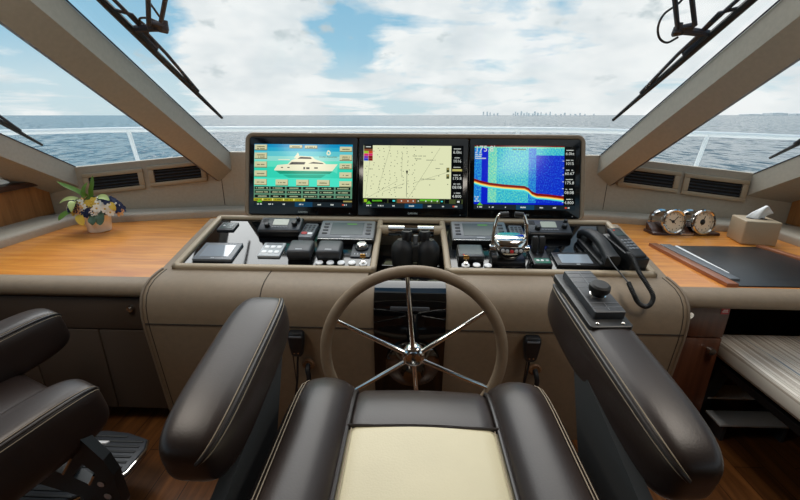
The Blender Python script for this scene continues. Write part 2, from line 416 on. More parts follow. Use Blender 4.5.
t = thing('drawer_cabinet', 'reddish wooden drawer cabinet beside the knee space', 'cabinet', (1.25, 1.9, 0)); O = Vector(t.location)
TX = Matrix.Translation(-O)
b = MB(); b.X = TX; b.box((1.257, 2.05, .38), (.26, .88, .62)); b.box((1.257, 2.1, .04), (.25, .8, .08)); b.build('body', 'drawerwood', t, False)
b = MB(); b.X = TX; b.box((1.257, 1.605, .602), (.256, .018, .150), .003); d1 = b.build('drawer', 'drawerwood', t)
b = MB(); b.X = TX; b.cyl((1.215, 1.597, .635), (1.215, 1.588, .635), .017, .015, 18); b.build('lock', 'chrome', d1)
b = MB(); b.X = TX; b.box((1.362, 1.595, .655), (.034, .002, .026)); b.build('sticker', 'red', d1, False, label='small red sticker')
b = MB(); b.X = TX
b.box((1.362, 1.5938, .6615), (.02, .001, .003)); b.box((1.362, 1.5938, .6535), (.024, .001, .003)); b.build('sticker_print', 'white', d1, False)
b = MB(); b.X = TX; b.box((1.257, 1.605, .30), (.256, .018, .44), .003); d2 = b.build('door', 'drawerwood', t)
b = MB(); b.X = TX; b.cyl((1.335, 1.597, .47), (1.335, 1.578, .47), .009, .008, 14); b.cyl((1.335, 1.582, .47), (1.335, 1.565, .47), .015, .016, 18); b.build('knob', 'steel', d2)
# dark lining of the knee space behind the bench
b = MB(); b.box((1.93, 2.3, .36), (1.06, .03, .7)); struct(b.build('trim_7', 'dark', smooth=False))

# striped bench
t = thing('bench', 'bench with grey and blue striped cushion under the right counter', 'bench', (1.75, 1.1, 0)); TX = Matrix.Translation(-Vector(t.location))
b = MB(); b.X = TX; b.box((1.83, 1.13, .455), (.87, 1.12, .085), .022, 3); b.build('cushion', 'stripe', t)
b = MB(); b.X = TX; b.box((1.80, 1.14, .385), (.8, 1.06, .03)); b.build('seat_board', 'black', t, False)
for x, y0, y1 in ((1.435, 1.62, 1.72), (1.435, .66, .66), (2.14, 1.62, 1.62), (2.14, .66, .66)):
    b = MB(); b.X = TX; b.loft([[(x-.03, y1-.03, 0), (x+.03, y1-.03, 0), (x+.03, y1+.03, 0), (x-.03, y1+.03, 0)], [(x-.035, y0-.035, .375), (x+.035, y0-.035, .375), (x+.035, y0+.035, .375), (x-.035, y0+.035, .375)]]); b.build('leg', 'black', t, False)
t = thing('folding_step', 'low grey step with two treads on the floor under the bench', 'step', (1.62, 1.64, 0)); TX = Matrix.Translation(-Vector(t.location))
b = MB(); b.X = TX; b.box((1.60, 1.585, .10), (.32, .10, .012), .003); b.box((1.62, 1.69, .17), (.36, .10, .012), .003); b.box((1.66, 1.80, .24), (.4, .1, .012), .003); b.build('tread', 'palegrey', t)
for x in (1.48, 1.76):
    b = MB(); b.X = TX; b.box((x, 1.66, .05), (.015, .22, .1)); b.box((x, 1.73, .13), (.015, .12, .1)); b.box((x, 1.79, .20), (.015, .1, .08)); b.build('side_frame', 'darkplastic', t, False)

# ------------------------------------------------------------------ helm console
PO = Vector((0, 1.665, .790)); PS = math.atan2(.106, .475)      # instrument panel: front edge point and slope
PM = Matrix.Translation(PO) @ Matrix.Rotation(PS, 4, 'X')      # local x across, y up the slope, z off the panel
con = thing('helm_console', 'taupe upholstered helm console with glossy black instrument panels', 'console', (0, 1.9, 0)); TX = Matrix.Translation(-Vector(con.location))
nose = [(1.53, .0), (1.51, .12), (1.49, .30), (1.475, .45), (1.462, .58), (1.46, .64), (1.466, .69), (1.482, .73), (1.51, .758), (1.55, .775), (1.60, .783), (1.645, .786)]
pback = (2.13, .893)
full = nose + [pback, (2.45, .893), (2.45, 0)]
side_ = nose + [pback, (2.15, .893), (2.15, 0)]
low_ = nose[:-1] + [(1.62, .778), (1.645, .70), (2.11, .70), (2.13, .88), (2.45, .893), (2.45, 0)]
b = MB(); b.X = TX
for x0, x1, pr in ((-1.12, -.93, side_), (-.93, -.185, full), (.185, .93, full), (.93, 1.12, side_), (-.185, .185, low_)):
    b.loft([[(x, y, z) for y, z in pr] for x in (x0, x1)])
b.build('body', 'vinyl', con, angle=40)
def off_nose(d, i0=0, i1=None):
    pts = nose[i0:i1]; out = []
    for i, (y, z) in enumerate(pts):
        a = pts[max(0, i-1)]; c = pts[min(len(pts)-1, i+1)]; ty, tz = c[0]-a[0], c[1]-a[1]; l = math.hypot(ty, tz)
        out.append((y-tz/l*d, z+ty/l*d))
    return out
for sx in (-1, 1):                                   # piping along the side ends
    b = MB(); b.X = TX; b.tube([(sx*1.115, y, z) for y, z in off_nose(.002)], .006, 8); b.build('piping', 'piping', con)
    b = MB(); b.X = TX; b.tube([(sx*1.095, y, z) for y, z in off_nose(.0005)], .0018, 6); b.build('stitching', 'seam', con)
b = MB(); b.X = TX
for x0, x1 in ((-1.12, -.15), (.15, 1.12)): b.box(((x0+x1)/2, 1.4605, .612), (x1-x0, .006, .004))
for sx in (-1, 1):
    b.tube([(sx*.62, y, z) for y, z in off_nose(.0005, 5)], .0022, 6)
    b.tube([(sx*.50, y, z) for y, z in off_nose(.0005, 0, 5)], .0022, 6)
b.build('seam', 'seam', con)
sec = off_nose(.006, 1, 11)
b = MB(); b.X = TX; b.loft([[(x, y, z) for y, z in sec] + [(x, y+.02, z-.01) for y, z in sec[::-1]] for x in (-.148, .148)]); b.build('center_panel', 'blackgloss', con, angle=50)
b = MB(); b.X = TX; b.box((0, 1.4615, .705), (.16, .012, .016), .003, rot=Matrix.Rotation(-.3, 3, 'X')); b.build('indicator_strip', 'darkplastic', con)
for sx in (-1, 1):                                   # glossy panels with padded borders
    b = MB(); b.X = TX @ PM; x0, x1 = .185, 1.045
    b.box((sx*(x0+x1)/2, .24, .001), (x1-x0, .47, .006)); b.build('instrument_panel', 'blackgloss', con, False)
    b = MB(); b.X = TX @ PM
    pth = [(sx*.168, -.004, .004), (sx*1.062, -.004, .004), (sx*1.062, .485, .004), (sx*.168, .485, .004)]
    for i in range(4):
        p, q = Vector(pth[i]), Vector(pth[(i+1) % 4]); c = (p+q)/2; d = q-p
        b.box(c, (abs(d.x)+.03, .03, .03) if abs(d.x) > abs(d.y) else (.03, abs(d.y)+.03, .03), .010, 3)
    b.build('panel_border', 'trimvinyl', con, angle=50)
b = MB(); b.X = TX; b.box((0, 1.88, .704), (.33, .40, .006)); b.build('tray_liner', 'olive', con, False)
b = MB(); b.X = TX; b.box((0, 1.93, .74), (.34, .32, .07), .006); b.build('tray_insert', 'blackgloss', con)
b = MB(); b.X = TX; b.box((0, 2.13, .902), (.37, .04, .03), .01, 3); b.build('tray_border', 'trimvinyl', con)

# chrome grab bar across the binocular tray
t = thing('chrome_bar', 'short chrome bar with cream ends behind the binoculars', 'bar', (0, 2.035, .872)); 
for sx in (-1, 1):
    b = MB(); b.cyl((sx*.035, 0, 0), (sx*.118, 0, 0), .030, n=24); b.build('sleeve', 'chrome', t)
    b = MB(); b.cyl((sx*.118, 0, 0), (sx*.165, 0, 0), .028, n=24); b.build('end_cap', 'trimvinyl', t)
b = MB(); b.cyl((-.035, 0, 0), (.035, 0, 0), .016, n=16); b.build('core', 'blackplastic', t)

# binoculars standing on their objectives
t = thing('binoculars', 'black rubber binoculars standing upright in the tray between the panels', 'binoculars', (.022, 1.80, .755))
t.scale = (1.16, 1.1, 1.02)
for sx in (-1, 1):
    b = MB(); prof = [(.036, 0), (.041, .004), (.044, .02), (.046, .05), (.047, .085), (.045, .105), (.036, .122), (.026, .132), (.022, .138)]
    b.lathe(prof, 24, Matrix.Translation((sx*.052, 0, 0)), 1, 1.0)
    b.build('barrel', 'rubber', t)
    b = MB(); b.lathe([(.019, .134), (.019, .15), (.0225, .152), (.0225, .176), (.0205, .18), (.016, .181), (.014, .176), (.0001, .174)], 20, Matrix.Translation((sx*.036, 0, 0))); b.build('eyepiece', 'blackplastic', t)
b = MB(); b.box((0, 0, .075), (.04, .05, .09), .012, 3); b.build('bridge', 'rubber', t)
b = MB(); b.cyl((0, 0, .12), (0, 0, .158), .010, n=14); b.build('focus_wheel', 'greyplastic', t)

# ------------------------------------------------------------------ steering wheel
t = thing('steering_wheel', 'large leather rimmed steering wheel with six chrome spokes', 'steering wheel', (.015, 1.2, .662), (math.radians(-3), 0, 0))
R_ = .306
b = MB(); b.tube([(R_*math.cos(2*PI*i/72), 0, R_*math.sin(2*PI*i/72)) for i in range(72)], .0195, 14, closed=True); b.build('rim', 'vinyl', t)
for k in range(6):
    a = math.radians(95+60*k); dx, dz = math.cos(a), math.sin(a)
    b = MB(); b.tube([(dx*.035, -.012, dz*.035), (dx*.17, -.008, dz*.17), (dx*(R_-.008), 0, dz*(R_-.008))], [.0085, .008, .0065], 12); b.build('spoke', 'chrome', t)
MY = Matrix.Rotation(PI/2, 4, 'X')                   # lathe axis towards the viewer (-Y)
b = MB(); b.lathe([(.036, -.03), (.040, -.02), (.040, .012), (.036, .02), (.030, .024), (.026, .022), (.023, .027), (.0001, .030)], 32, MY); h = b.build('hub', 'chrome', t)
b = MB(); b.box((0, -.032, 0), (.016, .003, .005), rot=Matrix.Rotation(.5, 3, 'Y')); b.build('hub_emblem', 'blackplastic', h)
b = MB(); b.tube([(0, .02, -.01), (0, .15, -.09), (0, .245, -.16)], [.022, .024, .03], 20); b.build('column', 'darkchrome', t)
b = MB(); D = Matrix.Translation((0, .262, -.20)) @ Matrix.Rotation(math.radians(95), 4, 'X')
b.lathe([(.112, -.012), (.114, .0), (.106, .008), (.075, .018), (.055, .026), (.042, .045), (.036, .075), (.0001, .078)], 36, D); b.build('column_base', 'darkchrome', t)

# ------------------------------------------------------------------ display housing and three displays (leaning back 18 degrees)
DT = math.radians(18); DM = Matrix.Translation((.006, 2.15, .905)) @ Matrix.Rotation(-DT, 4, 'X')   # local x across, z up the face, -y out of the face
DM = Matrix.Translation((.006, 2.15, .905)) @ Matrix.Rotation(PI/2-DT, 4, 'X')                        # local x across, y up the face, z towards the viewer
dh = thing('display_housing', 'taupe padded housing framing the three helm displays', 'housing', DM.translation, DM.to_euler())
W2, HH = .94, .474
def yoff(p, d): return [(x, y+d) for x, y in p]
outer = rrect(2*W2, HH, .045, 6, 0, HH/2); inner = rrect(1.83, .436, .022, 6, 0, .012+.218)
b = MB(); k = len(outer)
mid1 = rrect(2*W2-.012, HH-.012, .04, 6, 0, HH/2); mid2 = rrect(1.842, .448, .028, 6, 0, .012+.218)
rings = [[(x, y, -.16) for x, y in rrect(2*W2-.1, HH-.12, .03, 6, 0, HH/2+.035)], [(x, y, -.10) for x, y in rrect(2*W2, HH-.04, .045, 6, 0, HH/2+.02)], [(x, y, -.006) for x, y in outer], [(x, y, .002) for x, y in mid1], [(x, y, .002) for x, y in mid2], [(x, y, -.004) for x, y in inner], [(x, y, -.03) for x, y in inner]]
b.loft(rings, cap=False); b.poly(rings[0]); b.poly(rings[-1]); b.build('surround', 'vinyl', dh, angle=50)

def dcol(name, rgb, st=1.): M[name] = emit(name, rgb, st)
for nm, c in dict(s_sky1=(0, 140, 190), s_sky2=(30, 165, 200), s_sky3=(90, 195, 205), s_sky4=(140, 215, 205), s_sea1=(90, 220, 190), s_sea2=(48, 208, 178), s_sea3=(70, 225, 195), s_hull=(232, 230, 198), s_dark=(14, 22, 26), s_refl=(14, 150, 120), s_refl2=(26, 172, 142),
                  s_btn=(204, 202, 160), s_btnlo=(120, 118, 78), s_ink=(70, 70, 42), s_grid=(92, 140, 112), s_cell=(18, 24, 22), s_cellt=(176, 190, 150), s_yellow=(160, 154, 36), s_menu=(26, 36, 42), s_menub=(16, 62, 92), s_txt=(206, 212, 206), s_green=(90, 176, 40), s_orange=(196, 70, 44),
                  s_chart=(222, 226, 184), s_dot=(96, 104, 84), s_line=(150, 156, 124), s_olive=(62, 72, 40), s_brown=(128, 74, 48), s_pink=(206, 40, 110), s_violet=(120, 40, 170), s_blue=(20, 60, 200), s_lime=(150, 190, 40),
                  s_deep=(6, 30, 196), s_red=(122, 8, 14), s_flame=(226, 120, 30), s_pale=(232, 232, 130), s_cyan=(70, 220, 220), s_gold=(150, 140, 84), s_black=(5, 8, 10), s_mark=(118, 126, 124)).items(): dcol(nm, c)
M['s_son1'] = emit_noise('sonar cyan', [(20, 120, 200), (50, 190, 205), (130, 225, 180)], (150, 110, 1))
M['s_son2'] = emit_noise('sonar pale', [(40, 170, 200), (110, 215, 185), (190, 225, 150)], (150, 110, 1))
M['s_son3'] = emit_noise('sonar blue', [(4, 20, 180), (12, 50, 205), (70, 170, 220)], (190, 130, 1), lo=.36, hi=.74)
M['s_son4'] = emit_noise('sonar mid', [(10, 70, 205), (24, 120, 210), (70, 200, 210)], (150, 110, 1))

class Screen:
    """flat picture in one mesh: rectangles, polygons, bars and words in the colours of the display"""
    def __init__(s, ox, oy, w, h, zx0, zy0, zw, zh):
        s.b = MB(); s.names = []; s.z = .0012; s.a = (ox, oy, w, h, zx0, zy0, zw, zh)
    def p(s, X, Y):
        ox, oy, w, h, zx0, zy0, zw, zh = s.a; return (ox+(X-zx0)/zw*w, oy+(1-(Y-zy0)/zh)*h)
    def col(s, c):
        if c not in s.names: s.names.append(c)
        s.b.cur = s.names.index(c); s.z += .000004
    def poly(s, c, pts): s.col(c); s.b.poly([(*s.p(x, y), s.z) for x, y in pts])
    def rect(s, c, x0, y0, x1, y1): s.poly(c, [(x0, y0), (x1, y0), (x1, y1), (x0, y1)])
    def line(s, c, x0, y0, x1, y1, w=2):
        d = Vector((x1-x0, y1-y0)).normalized(); nx, ny = -d.y*w/2, d.x*w/2
        s.poly(c, [(x0+nx, y0+ny), (x1+nx, y1+ny), (x1-nx, y1-ny), (x0-nx, y0-ny)])
    def text(s, c, body, x, y, size, align='CENTER'):
        s.col(c); px, py = s.p(x, y); s.b.text(body, size/s.a[7]*s.a[3]*1.35, Matrix.Translation((px, py, s.z)), align)
    def word(s, c, x, y, w, h=5):                       # an unreadable line of print: short strokes
        k = max(2, int(w/5)); 
        for i in range(k):
            if random.random() < .86: s.rect(c, x-w/2+i*w/k, y-h/2*random.uniform(.6, 1), x-w/2+(i+.78)*w/k, y+h/2)

def display(cx, label, mid=False):
    t = thing('multifunction_display', label, 'display', DM @ Vector((cx, 0, .0)), DM.to_euler(), 'helm displays')
    b = MB(); b.prism(rrect(.604, .432, .012, 4, 0, .23), -.028, .0008, .002); b.build('bezel', 'blackglass', t)
    b = MB(); b.text('GARMIN', .014, Matrix.Translation((0, .031, .0012))); b.build('brand_text', 's_mark', t, False)
    b = MB(); b.cyl((.262, .026, .0005), (.262, .026, .0016), .0022, n=10); b.build('light_sensor', 'palegrey', t)
    return t
AW, AH, AX, AY = .550, .347, -.275, .060

# --- left display
d = display(-.611, 'left helm display showing a white yacht on turquoise water')
S = Screen(AX, AY, AW, AH, 45, 72, 552, 353)
for c, y0, y1 in (('s_sky1', 72, 90), ('s_sky2', 90, 112), ('s_sky3', 112, 140), ('s_sky4', 140, 166), ('s_sea1', 166, 200), ('s_sea2', 200, 262), ('s_sea3', 262, 312)): S.rect(c, 45, y0, 597, y1)
S.rect('s_hull', 180, 157, 245, 161)
for pts in ([(165, 222), (486, 224), (470, 238), (190, 240)], ): S.poly('s_refl', pts)
S.poly('s_refl2', [(205, 244), (450, 242), (420, 262), (240, 262)])
S.poly('s_sea1', [(483, 220), (515, 188), (512, 236)])
S.poly('s_hull', [(158, 216), (176, 190), (240, 184), (514, 183), (484, 222), (160, 221)])
S.poly('s_hull', [(228, 192), (256, 162), (282, 152), (300, 137), (372, 141), (388, 156), (436, 172), (452, 186)])
S.poly('s_hull', [(268, 150), (284, 128), (290, 118), (296, 128), (300, 150)])
S.poly('s_dark', [(240, 187), (256, 172), (334, 172), (328, 186)]); S.poly('s_dark', [(350, 180), (376, 171), (428, 176), (436, 182)]); S.poly('s_dark', [(288, 154), (306, 142), (362, 145), (370, 155)])
for r in ((322, 200, 332, 213), (338, 201, 357, 212), (383, 201, 403, 209), (196, 201, 208, 206), (232, 201, 245, 206)): S.rect('s_dark', *r)
def btn(x0, y0, x1, y1, lines=1):
    S.rect('s_btnlo', x0, y0, x1, y1); S.rect('s_btn', x0, y0, x1-3, y1-5)
    for i in range(lines): S.word('s_ink', (x0+x1)/2, y0+(y1-y0)*(.5 if lines == 1 else .36+.34*i), (x1-x0)*.6, 6)
for y0, y1, l in ((75, 108, 2), (121, 157, 2), (171, 206, 1), (222, 257, 1), (270, 306, 1)): btn(47, y0, 118, y1, l)
for y0, y1, l in ((84, 113, 1), (129, 164, 2), (178, 211, 2), (228, 262, 1), (278, 312, 1)): btn(525, y0, 595, y1, l)
for x in (167, 283, 400): btn(x, 272, x+71, 307)
btn(243, 77, 316, 96); btn(329, 79, 400, 97)
S.rect('s_hull', 458, 106, 466, 132); S.poly('s_hull', [(450, 122), (458, 104), (470, 108), (476, 124), (466, 134), (454, 132)]); S.poly('s_sky3', [(456, 120), (462, 112), (470, 120), (463, 128)])
S.text('s_ink', 'Ocean Alexander', 461, 142, 11)
S.rect('s_grid', 45, 311, 597, 378)
for x in (50, 139, 230, 322, 413, 505):
    for y in (312, 335, 359):
        S.rect('s_cell', x, y, x+82, y+16); S.word('s_cellt', x+41, y+8, random.uniform(44, 70), 7)
S.rect('s_black', 45, 378, 597, 396); S.rect('s_yellow', 45, 378, 334, 394)
for x in (96, 152, 213, 272, 330): S.rect('s_pale', x-3, 380, x+3, 392)
for x in (70, 122, 182, 240, 300): S.word('s_olive', x, 386, 34, 5)
S.rect('s_gold', 548, 388, 597, 396)
def menubar(x0, x1, y0, y1):
    w = x1-x0; S.rect('s_menu', x0, y0, x1, y1); S.rect('s_menub', x0+.42*w, y0, x0+.6*w, y1)
    for f, ww in ((.06, 28), (.18, 32), (.31, 14), (.49, 30), (.67, 20), (.8, 18), (.925, 26)): S.word('s_txt', x0+f*w, (y0+y1)/2, ww, 8)
    S.rect('s_orange', x0+.9*w, (y0+y1)/2-4, x0+.92*w, (y0+y1)/2+4)
    S.poly('s_green', [(x0+.03*w, y0+4), (x0+.06*w, y0-14), (x0+.09*w, y0+4)])
menubar(45, 597, 398, 425)
S.b.build('screen', S.names, d, False)

# --- middle display: chart
d = display(0, 'middle helm display showing a pale yellow nautical chart')
S = Screen(AX, AY, AW, AH, 48, 82, 557, 348)
S.rect('s_black', 48, 82, 605, 430); S.rect('s_chart', 48, 84, 538, 376)
for a in ((92, 84, 60, 376), (200, 84, 130, 330), (300, 376, 475, 96), (160, 340, 280, 292), (330, 290, 540, 222), (265, 130, 262, 260), (70, 376, 240, 280)): S.line('s_line', *a, 1.6)
for i in range(17):
    for j in range(9):
        x = 66+j*33+random.uniform(-9, 9); y = 98+i*16.5+random.uniform(-6, 6)
        if random.random() < .8 and not (x < 102 and y < 172): S.rect('s_dot', x-2.2, y-2, x+2.2, y+2)
for x, y in ((372, 92), (345, 165), (420, 300), (470, 250), (520, 296), (430, 120)): S.rect('s_dot', x-3, y-2, x+3, y+2)
for x, y, w in ((360, 141, 74), (355, 157, 34), (422, 163, 58), (482, 184, 26), (464, 209, 26), (410, 268, 82), (240, 318, 40), (90, 215, 22)): S.word('s_dot', x, y, w, 4)
S.line('s_dot', 292, 232, 291, 362, 2.5); S.poly('s_dark', [(286, 222), (298, 222), (295, 240), (290, 240)])
S.rect('s_black', 50, 84, 99, 104); S.rect('s_txt', 60, 90, 88, 95); S.rect('s_brown', 50, 104, 99, 116)
for i, c in enumerate(('s_lime', 's_orange', 's_pink', 's_pink', 's_violet', 's_red', 's_blue', 's_red')):
    x = 50+(i % 2)*25; y = 116+(i//2)*13.5; S.rect(c, x, y, x+24, y+13)
for y in (204, 240): S.rect('s_olive', 512, y, 528, y+25); S.rect('s_gold', 514, y+3, 526, y+12)
def readout(x, vals, ys):
    for (title, v), y in zip(vals, ys):
        S.word('s_txt', x, y-16, 40, 5)
        if v == '-': S.rect('s_gold', x-28, y-6, x+28, y+7); S.rect('s_pale', x-24, y-2, x+24, y+1)
        else: S.text('s_txt', v, x, y+3, 17)
readout(571, [('', '6.0kt'), ('', '1016'), ('', '-'), ('', '175.8'), ('', '08:08'), ('', '4.800')], (116, 165, 217, 260, 309, 359))
S.rect('s_olive', 48, 378, 605, 403)
S.rect('s_black', 75, 380, 185, 402); S.word('s_green', 130, 390, 60, 9); S.rect('s_lime', 54, 382, 70, 398)
S.rect('s_black', 190, 380, 232, 402); S.rect('s_cyan', 214, 386, 228, 394); S.rect('s_brown', 240, 379, 345, 402); S.rect('s_green', 366, 379, 472, 390)
for x in (264, 300, 330, 358, 400, 432, 464): S.rect('s_txt', x-3, 386, x+3, 394)
S.rect('s_black', 480, 380, 500, 402); S.rect('s_black', 505, 380, 530, 402); S.rect('s_black', 566, 380, 598, 402); S.rect('s_txt', 574, 386, 588, 396); S.rect('s_cyan', 484, 387, 494, 394)
menubar(48, 605, 405, 430)
S.b.build('screen', S.names, d, False)

# --- right display: sonar
d = display(.611, 'right helm display showing blue sonar with a red bottom line')
S = Screen(AX, AY, AW, AH, 52, 93, 556, 347)
S.rect('s_black', 52, 93, 608, 440)
for c, x0, x1 in (('s_son4', 52, 92), ('s_deep', 92, 128), ('s_son2', 128, 175), ('s_son1', 175, 350), ('s_son4', 350, 392), ('s_son3', 392, 545)): S.rect(c, x0, 96, x1, 412)
S.rect('s_son1', 392, 100, 545, 142); S.rect('s_deep', 128, 402, 545, 412); S.rect('s_deep', 52, 400, 92, 412)
S.rect('s_son2', 52, 96, 545, 104); S.rect('s_red', 52, 91, 545, 97); S.word('s_olive', 300, 110, 80, 8)
bot = [(52, 276), (90, 288), (140, 298), (210, 306), (330, 314), (352, 324), (372, 344), (398, 354), (460, 358), (545, 368)]
def ribbon(c, d0, d1):
    for (xa, ya), (xb, yb) in zip(bot, bot[1:]): S.poly(c, [(xa, ya+d0), (xb, yb+d0), (xb, yb+d1), (xa, ya+d1)])
ribbon('s_cyan', 4, 26); ribbon('s_pale', 2, 19); ribbon('s_flame', 0, 13); ribbon('s_red', -4, 8)
for y in (172, 210, 247, 285, 322, 360, 398): S.rect('s_txt', 536, y-1.5, 545, y+1.5)
S.text('s_txt', "175.8'", 54, 110, 34, 'LEFT')
for y, w in ((128, 34), (139, 38), (150, 34), (161, 60), (372, 24), (384, 24), (395, 26)): S.word('s_txt', 56+w/2, y, w, 7)
readout(575, [('', '6.0kt'), ('', '1015'), ('', '60.67'), ('', '175.8'), ('', '08:08'), ('', '4.800')], (129, 183, 237, 288, 341, 396))
menubar(52, 608, 414, 440)
S.b.build('screen', S.names, d, False)

# ------------------------------------------------------------------ instruments on the sloping panels
def on_panel(name, label, cat, u, v, rz=0, group=None):
    m = PM @ Matrix.Translation((u, v, .004)) @ Matrix.Rotation(rz, 4, 'Z')
    return thing(name, label, cat, m.translation, m.to_euler(), group)

# flush switch plate, tablet, keypad
t = on_panel('switch_plate', 'small black switch plate in the far left corner of the panel', 'switch plate', -.975, .375)
b = MB(); b.prism(rrect(.09, .085, .006), 0, .010, .003); b.build('plate', 'darkplastic', t)
b = MB(); b.prism(rrect(.066, .06, .004), .010, .0115); b.build('window', 'lcd', t)
b = MB()
for x in (-.018, .018): b.ell((x, .0, .0115), (.008, .006, .002))
b.build('button', 'palegrey', t)
def touch(label, u, v, w, h):
    t = on_panel('touch_panel', label, 'touch panel', u, v)
    b = MB(); b.prism(rrect(w, h, .005), 0, .012, .003); b.build('bezel', 'greyplastic' if u < 0 else 'blackplastic', t)
    b = MB(); b.prism(rrect(w*.74, h*.68, .002), .012, .013); b.build('screen', 'lcdbright', t, False)
    b = MB(); b.box((0, -h*.42, .0125), (.016, .006, .001)); b.build('badge', 'palegrey', t)
touch('grey framed touch panel at the left end of the left panel', -.918, .12, .185, .152)
touch('black framed touch panel in front of the right radio', .757, .10, .19, .112)
t = on_panel('keypad', 'pale grey keypad plate left of the two covered boxes', 'keypad', -.667, .145)
b = MB(); b.prism(rrect(.106, .122, .004), 0, .010, .002); b.build('plate', 'palegrey', t)
for i in range(3):
    for j in range(2):
        b = MB(); b.prism(rrect(.022, .022, .006, 3, -.03+.03*i, .02-.045*j), .010, .0125, .001); b.build('key', 'white', t)
b = MB(); b.prism(rrect(.08, .012, .004, 3, 0, .048), .010, .0115); b.build('label_strip', 'greyplastic', t)

# VHF radios
def radio(label, u, v):
    t = on_panel('marine_radio', label, 'radio', u, v)
    Rx = Matrix.Rotation(math.radians(14), 4, 'X')
    b = MB(); b.X = Matrix.Translation((0, 0, .028)) @ Rx; b.box((0, 0, .0), (.225, .115, .045), .014, 3); b.build('body', 'blackplastic', t)
    b = MB(); b.X = Matrix.Translation((0, 0, .028)) @ Rx; b.box((0, 0, -.026), (.2, .09, .03), .006); b.build('mount', 'blackplastic', t)
    b = MB(); b.X = Matrix.Translation((0, 0, .028)) @ Rx; b.prism(rrect(.21, .095, .012), .022, .0245, .001); b.build('face', 'darkplastic', t)
    b = MB(); b.X = Matrix.Translation((0, 0, .028)) @ Rx; b.prism(rrect(.078, .045, .004, 3, .0, .012), .0245, .026); b.build('screen', 'lcdpale', t, False)
    for x, y, r in ((-.062, -.022, .014), (.075, -.008, .014), (.088, .026, .010)):
        b = MB(); b.X = Matrix.Translation((0, 0, .028)) @ Rx; b.lathe([(r, .024), (r*.95, .042), (r*.7, .046), (.0001, .046)], 18, Matrix.Translation((x, y, 0))); b.build('knob', 'blackplastic', t)
    for i in range(6):
        b = MB(); b.X = Matrix.Translation((0, 0, .028)) @ Rx; b.prism(rrect(.012, .009, .002, 2, -.036+.0145*i, -.028), .0245, .027, .001); b.build('button', 'greyplastic', t)
    b = MB(); b.X = Matrix.Translation((0, 0, .028)) @ Rx
    for k in range(4): b.box((-.083+.0, .012+.008*k, .025), (.03, .003, .002))
    b.build('speaker_grille', 'black', t)
radio('black marine radio on the left panel below the yacht display', -.672, .335)
radio('black marine radio on the right panel behind the joystick levers', .70, .35)

# wired remote handsets beside the radios
def remote(label, u, v):
    t = on_panel('handset_remote', label, 'remote control', u, v, math.radians(-3))
    b = MB(); b.prism(rrect(.072, .15, .012, 4, 0, .01), 0, .026, .006); b.build('body', 'greyplastic', t)
    for i in range(3):
        for j in range(4):
            b = MB(); b.prism(rrect(.014, .010, .003, 2, -.02+.02*i, .0+.019*j), .026, .0285, .001); b.build('button', 'darkplastic', t)
    b = MB(); b.prism(rrect(.028, .022, .008, 4, -.012, -.028), .026, .030, .001); b.build('red_button', 'red', t)
    b = MB(); b.prism(rrect(.024, .020, .006, 4, .018, -.03), .026, .029, .001); b.build('white_button', 'white', t)
    b = MB(); b.prism(rrect(.06, .026, .004, 3, 0, -.085), 0, .012, .002); b.build('holder', 'palegrey', t)
remote('grey remote with a red button on the left panel', -.527, .305)
remote('grey remote with a red button behind the chrome throttle', .538, .315)

# instrument displays
def instrument(label, u, v):
    t = on_panel('instrument_display', label, 'instrument', u, v)
    Rx = Matrix.Translation((0, 0, .02)) @ Matrix.Rotation(math.radians(6), 4, 'X')
    b = MB(); b.X = Rx; b.box((0, 0, 0), (.285, .168, .034), .006); b.build('housing', 'blackplastic', t)
    b = MB(); b.X = Rx; b.prism(rrect(.275, .155, .006, 3, 0, .004), .016, .0205, .002); b.build('face', 'greyplastic', t)
    b = MB(); b.X = Rx; b.prism(rrect(.165, .108, .003, 3, 0, .008), .0205, .0215); b.build('screen', 'lcd', t, False)
    b = MB(); b.X = Rx; b.box((0, -.08, .016), (.27, .006, .008), .002); b.build('lower_trim', 'steel', t)
    for sx in (-1, 1):
        for k in range(4):
            b = MB(); b.X = Rx; b.prism(rrect(.026, .012, .003, 2, sx*.109, -.035+.028*k), .0205, .0235, .001); b.build('button', 'blackplastic', t)
    b = MB(); b.X = Rx; b.box((.02, .048, .0217), (.05, .004, .0006)); b.build('readout', 's_green', t, False)
    b = MB(); b.X = Rx; b.box((0, -.062, .0212), (.04, .006, .0008)); b.build('badge', 'palegrey', t)
instrument('grey instrument with green readout at the right end of the left panel', -.324, .30)
instrument('grey instrument with green readout at the left end of the right panel', .345, .31)

def covered(label, u, v):
    t = on_panel('covered_instrument', label, 'instrument', u, v)
    b = MB(); b.box((0, 0, .008), (.105, .105, .016), .004); b.build('base', 'blackplastic', t)
    b = MB(); b.box((0, 0, .028), (.114, .110, .046), .013, 3); b.build('cover', 'darkplastic', t)
    b = MB(); b.box((0, -.035, .0512), (.03, .006, .0008)); b.build('badge', 'palegrey', t)
covered('rounded grey instrument cover beside the pale keypad', -.518, .118)
covered('rounded grey instrument cover in front of the left instrument display', -.381, .120)
t = on_panel('alarm_box', 'black box with red lamp at the left end of the right panel', 'alarm box', .279, .128)
b = MB(); b.box((0, 0, .016), (.118, .108, .032), .005); b.build('housing', 'blackplastic', t)
b = MB(); b.prism(rrect(.10, .085, .004, 3, 0, .006), .032, .0335); b.build('face', 'lcd', t, False)
b = MB(); b.ell((-.036, -.042, .033), (.005, .004, .002)); b.build('warning_lamp', 'red', t)
b = MB(); b.box((.012, -.043, .0325), (.07, .006, .001)); b.build('label_strip', 'greyplastic', t)
t = on_panel('rotary_control', 'square control plate with a round silver knob by the left key switch', 'rotary control', -.237, .154)
b = MB(); b.prism(rrect(.092, .118, .003), 0, .007, .002); b.build('plate', 'darkplastic', t)
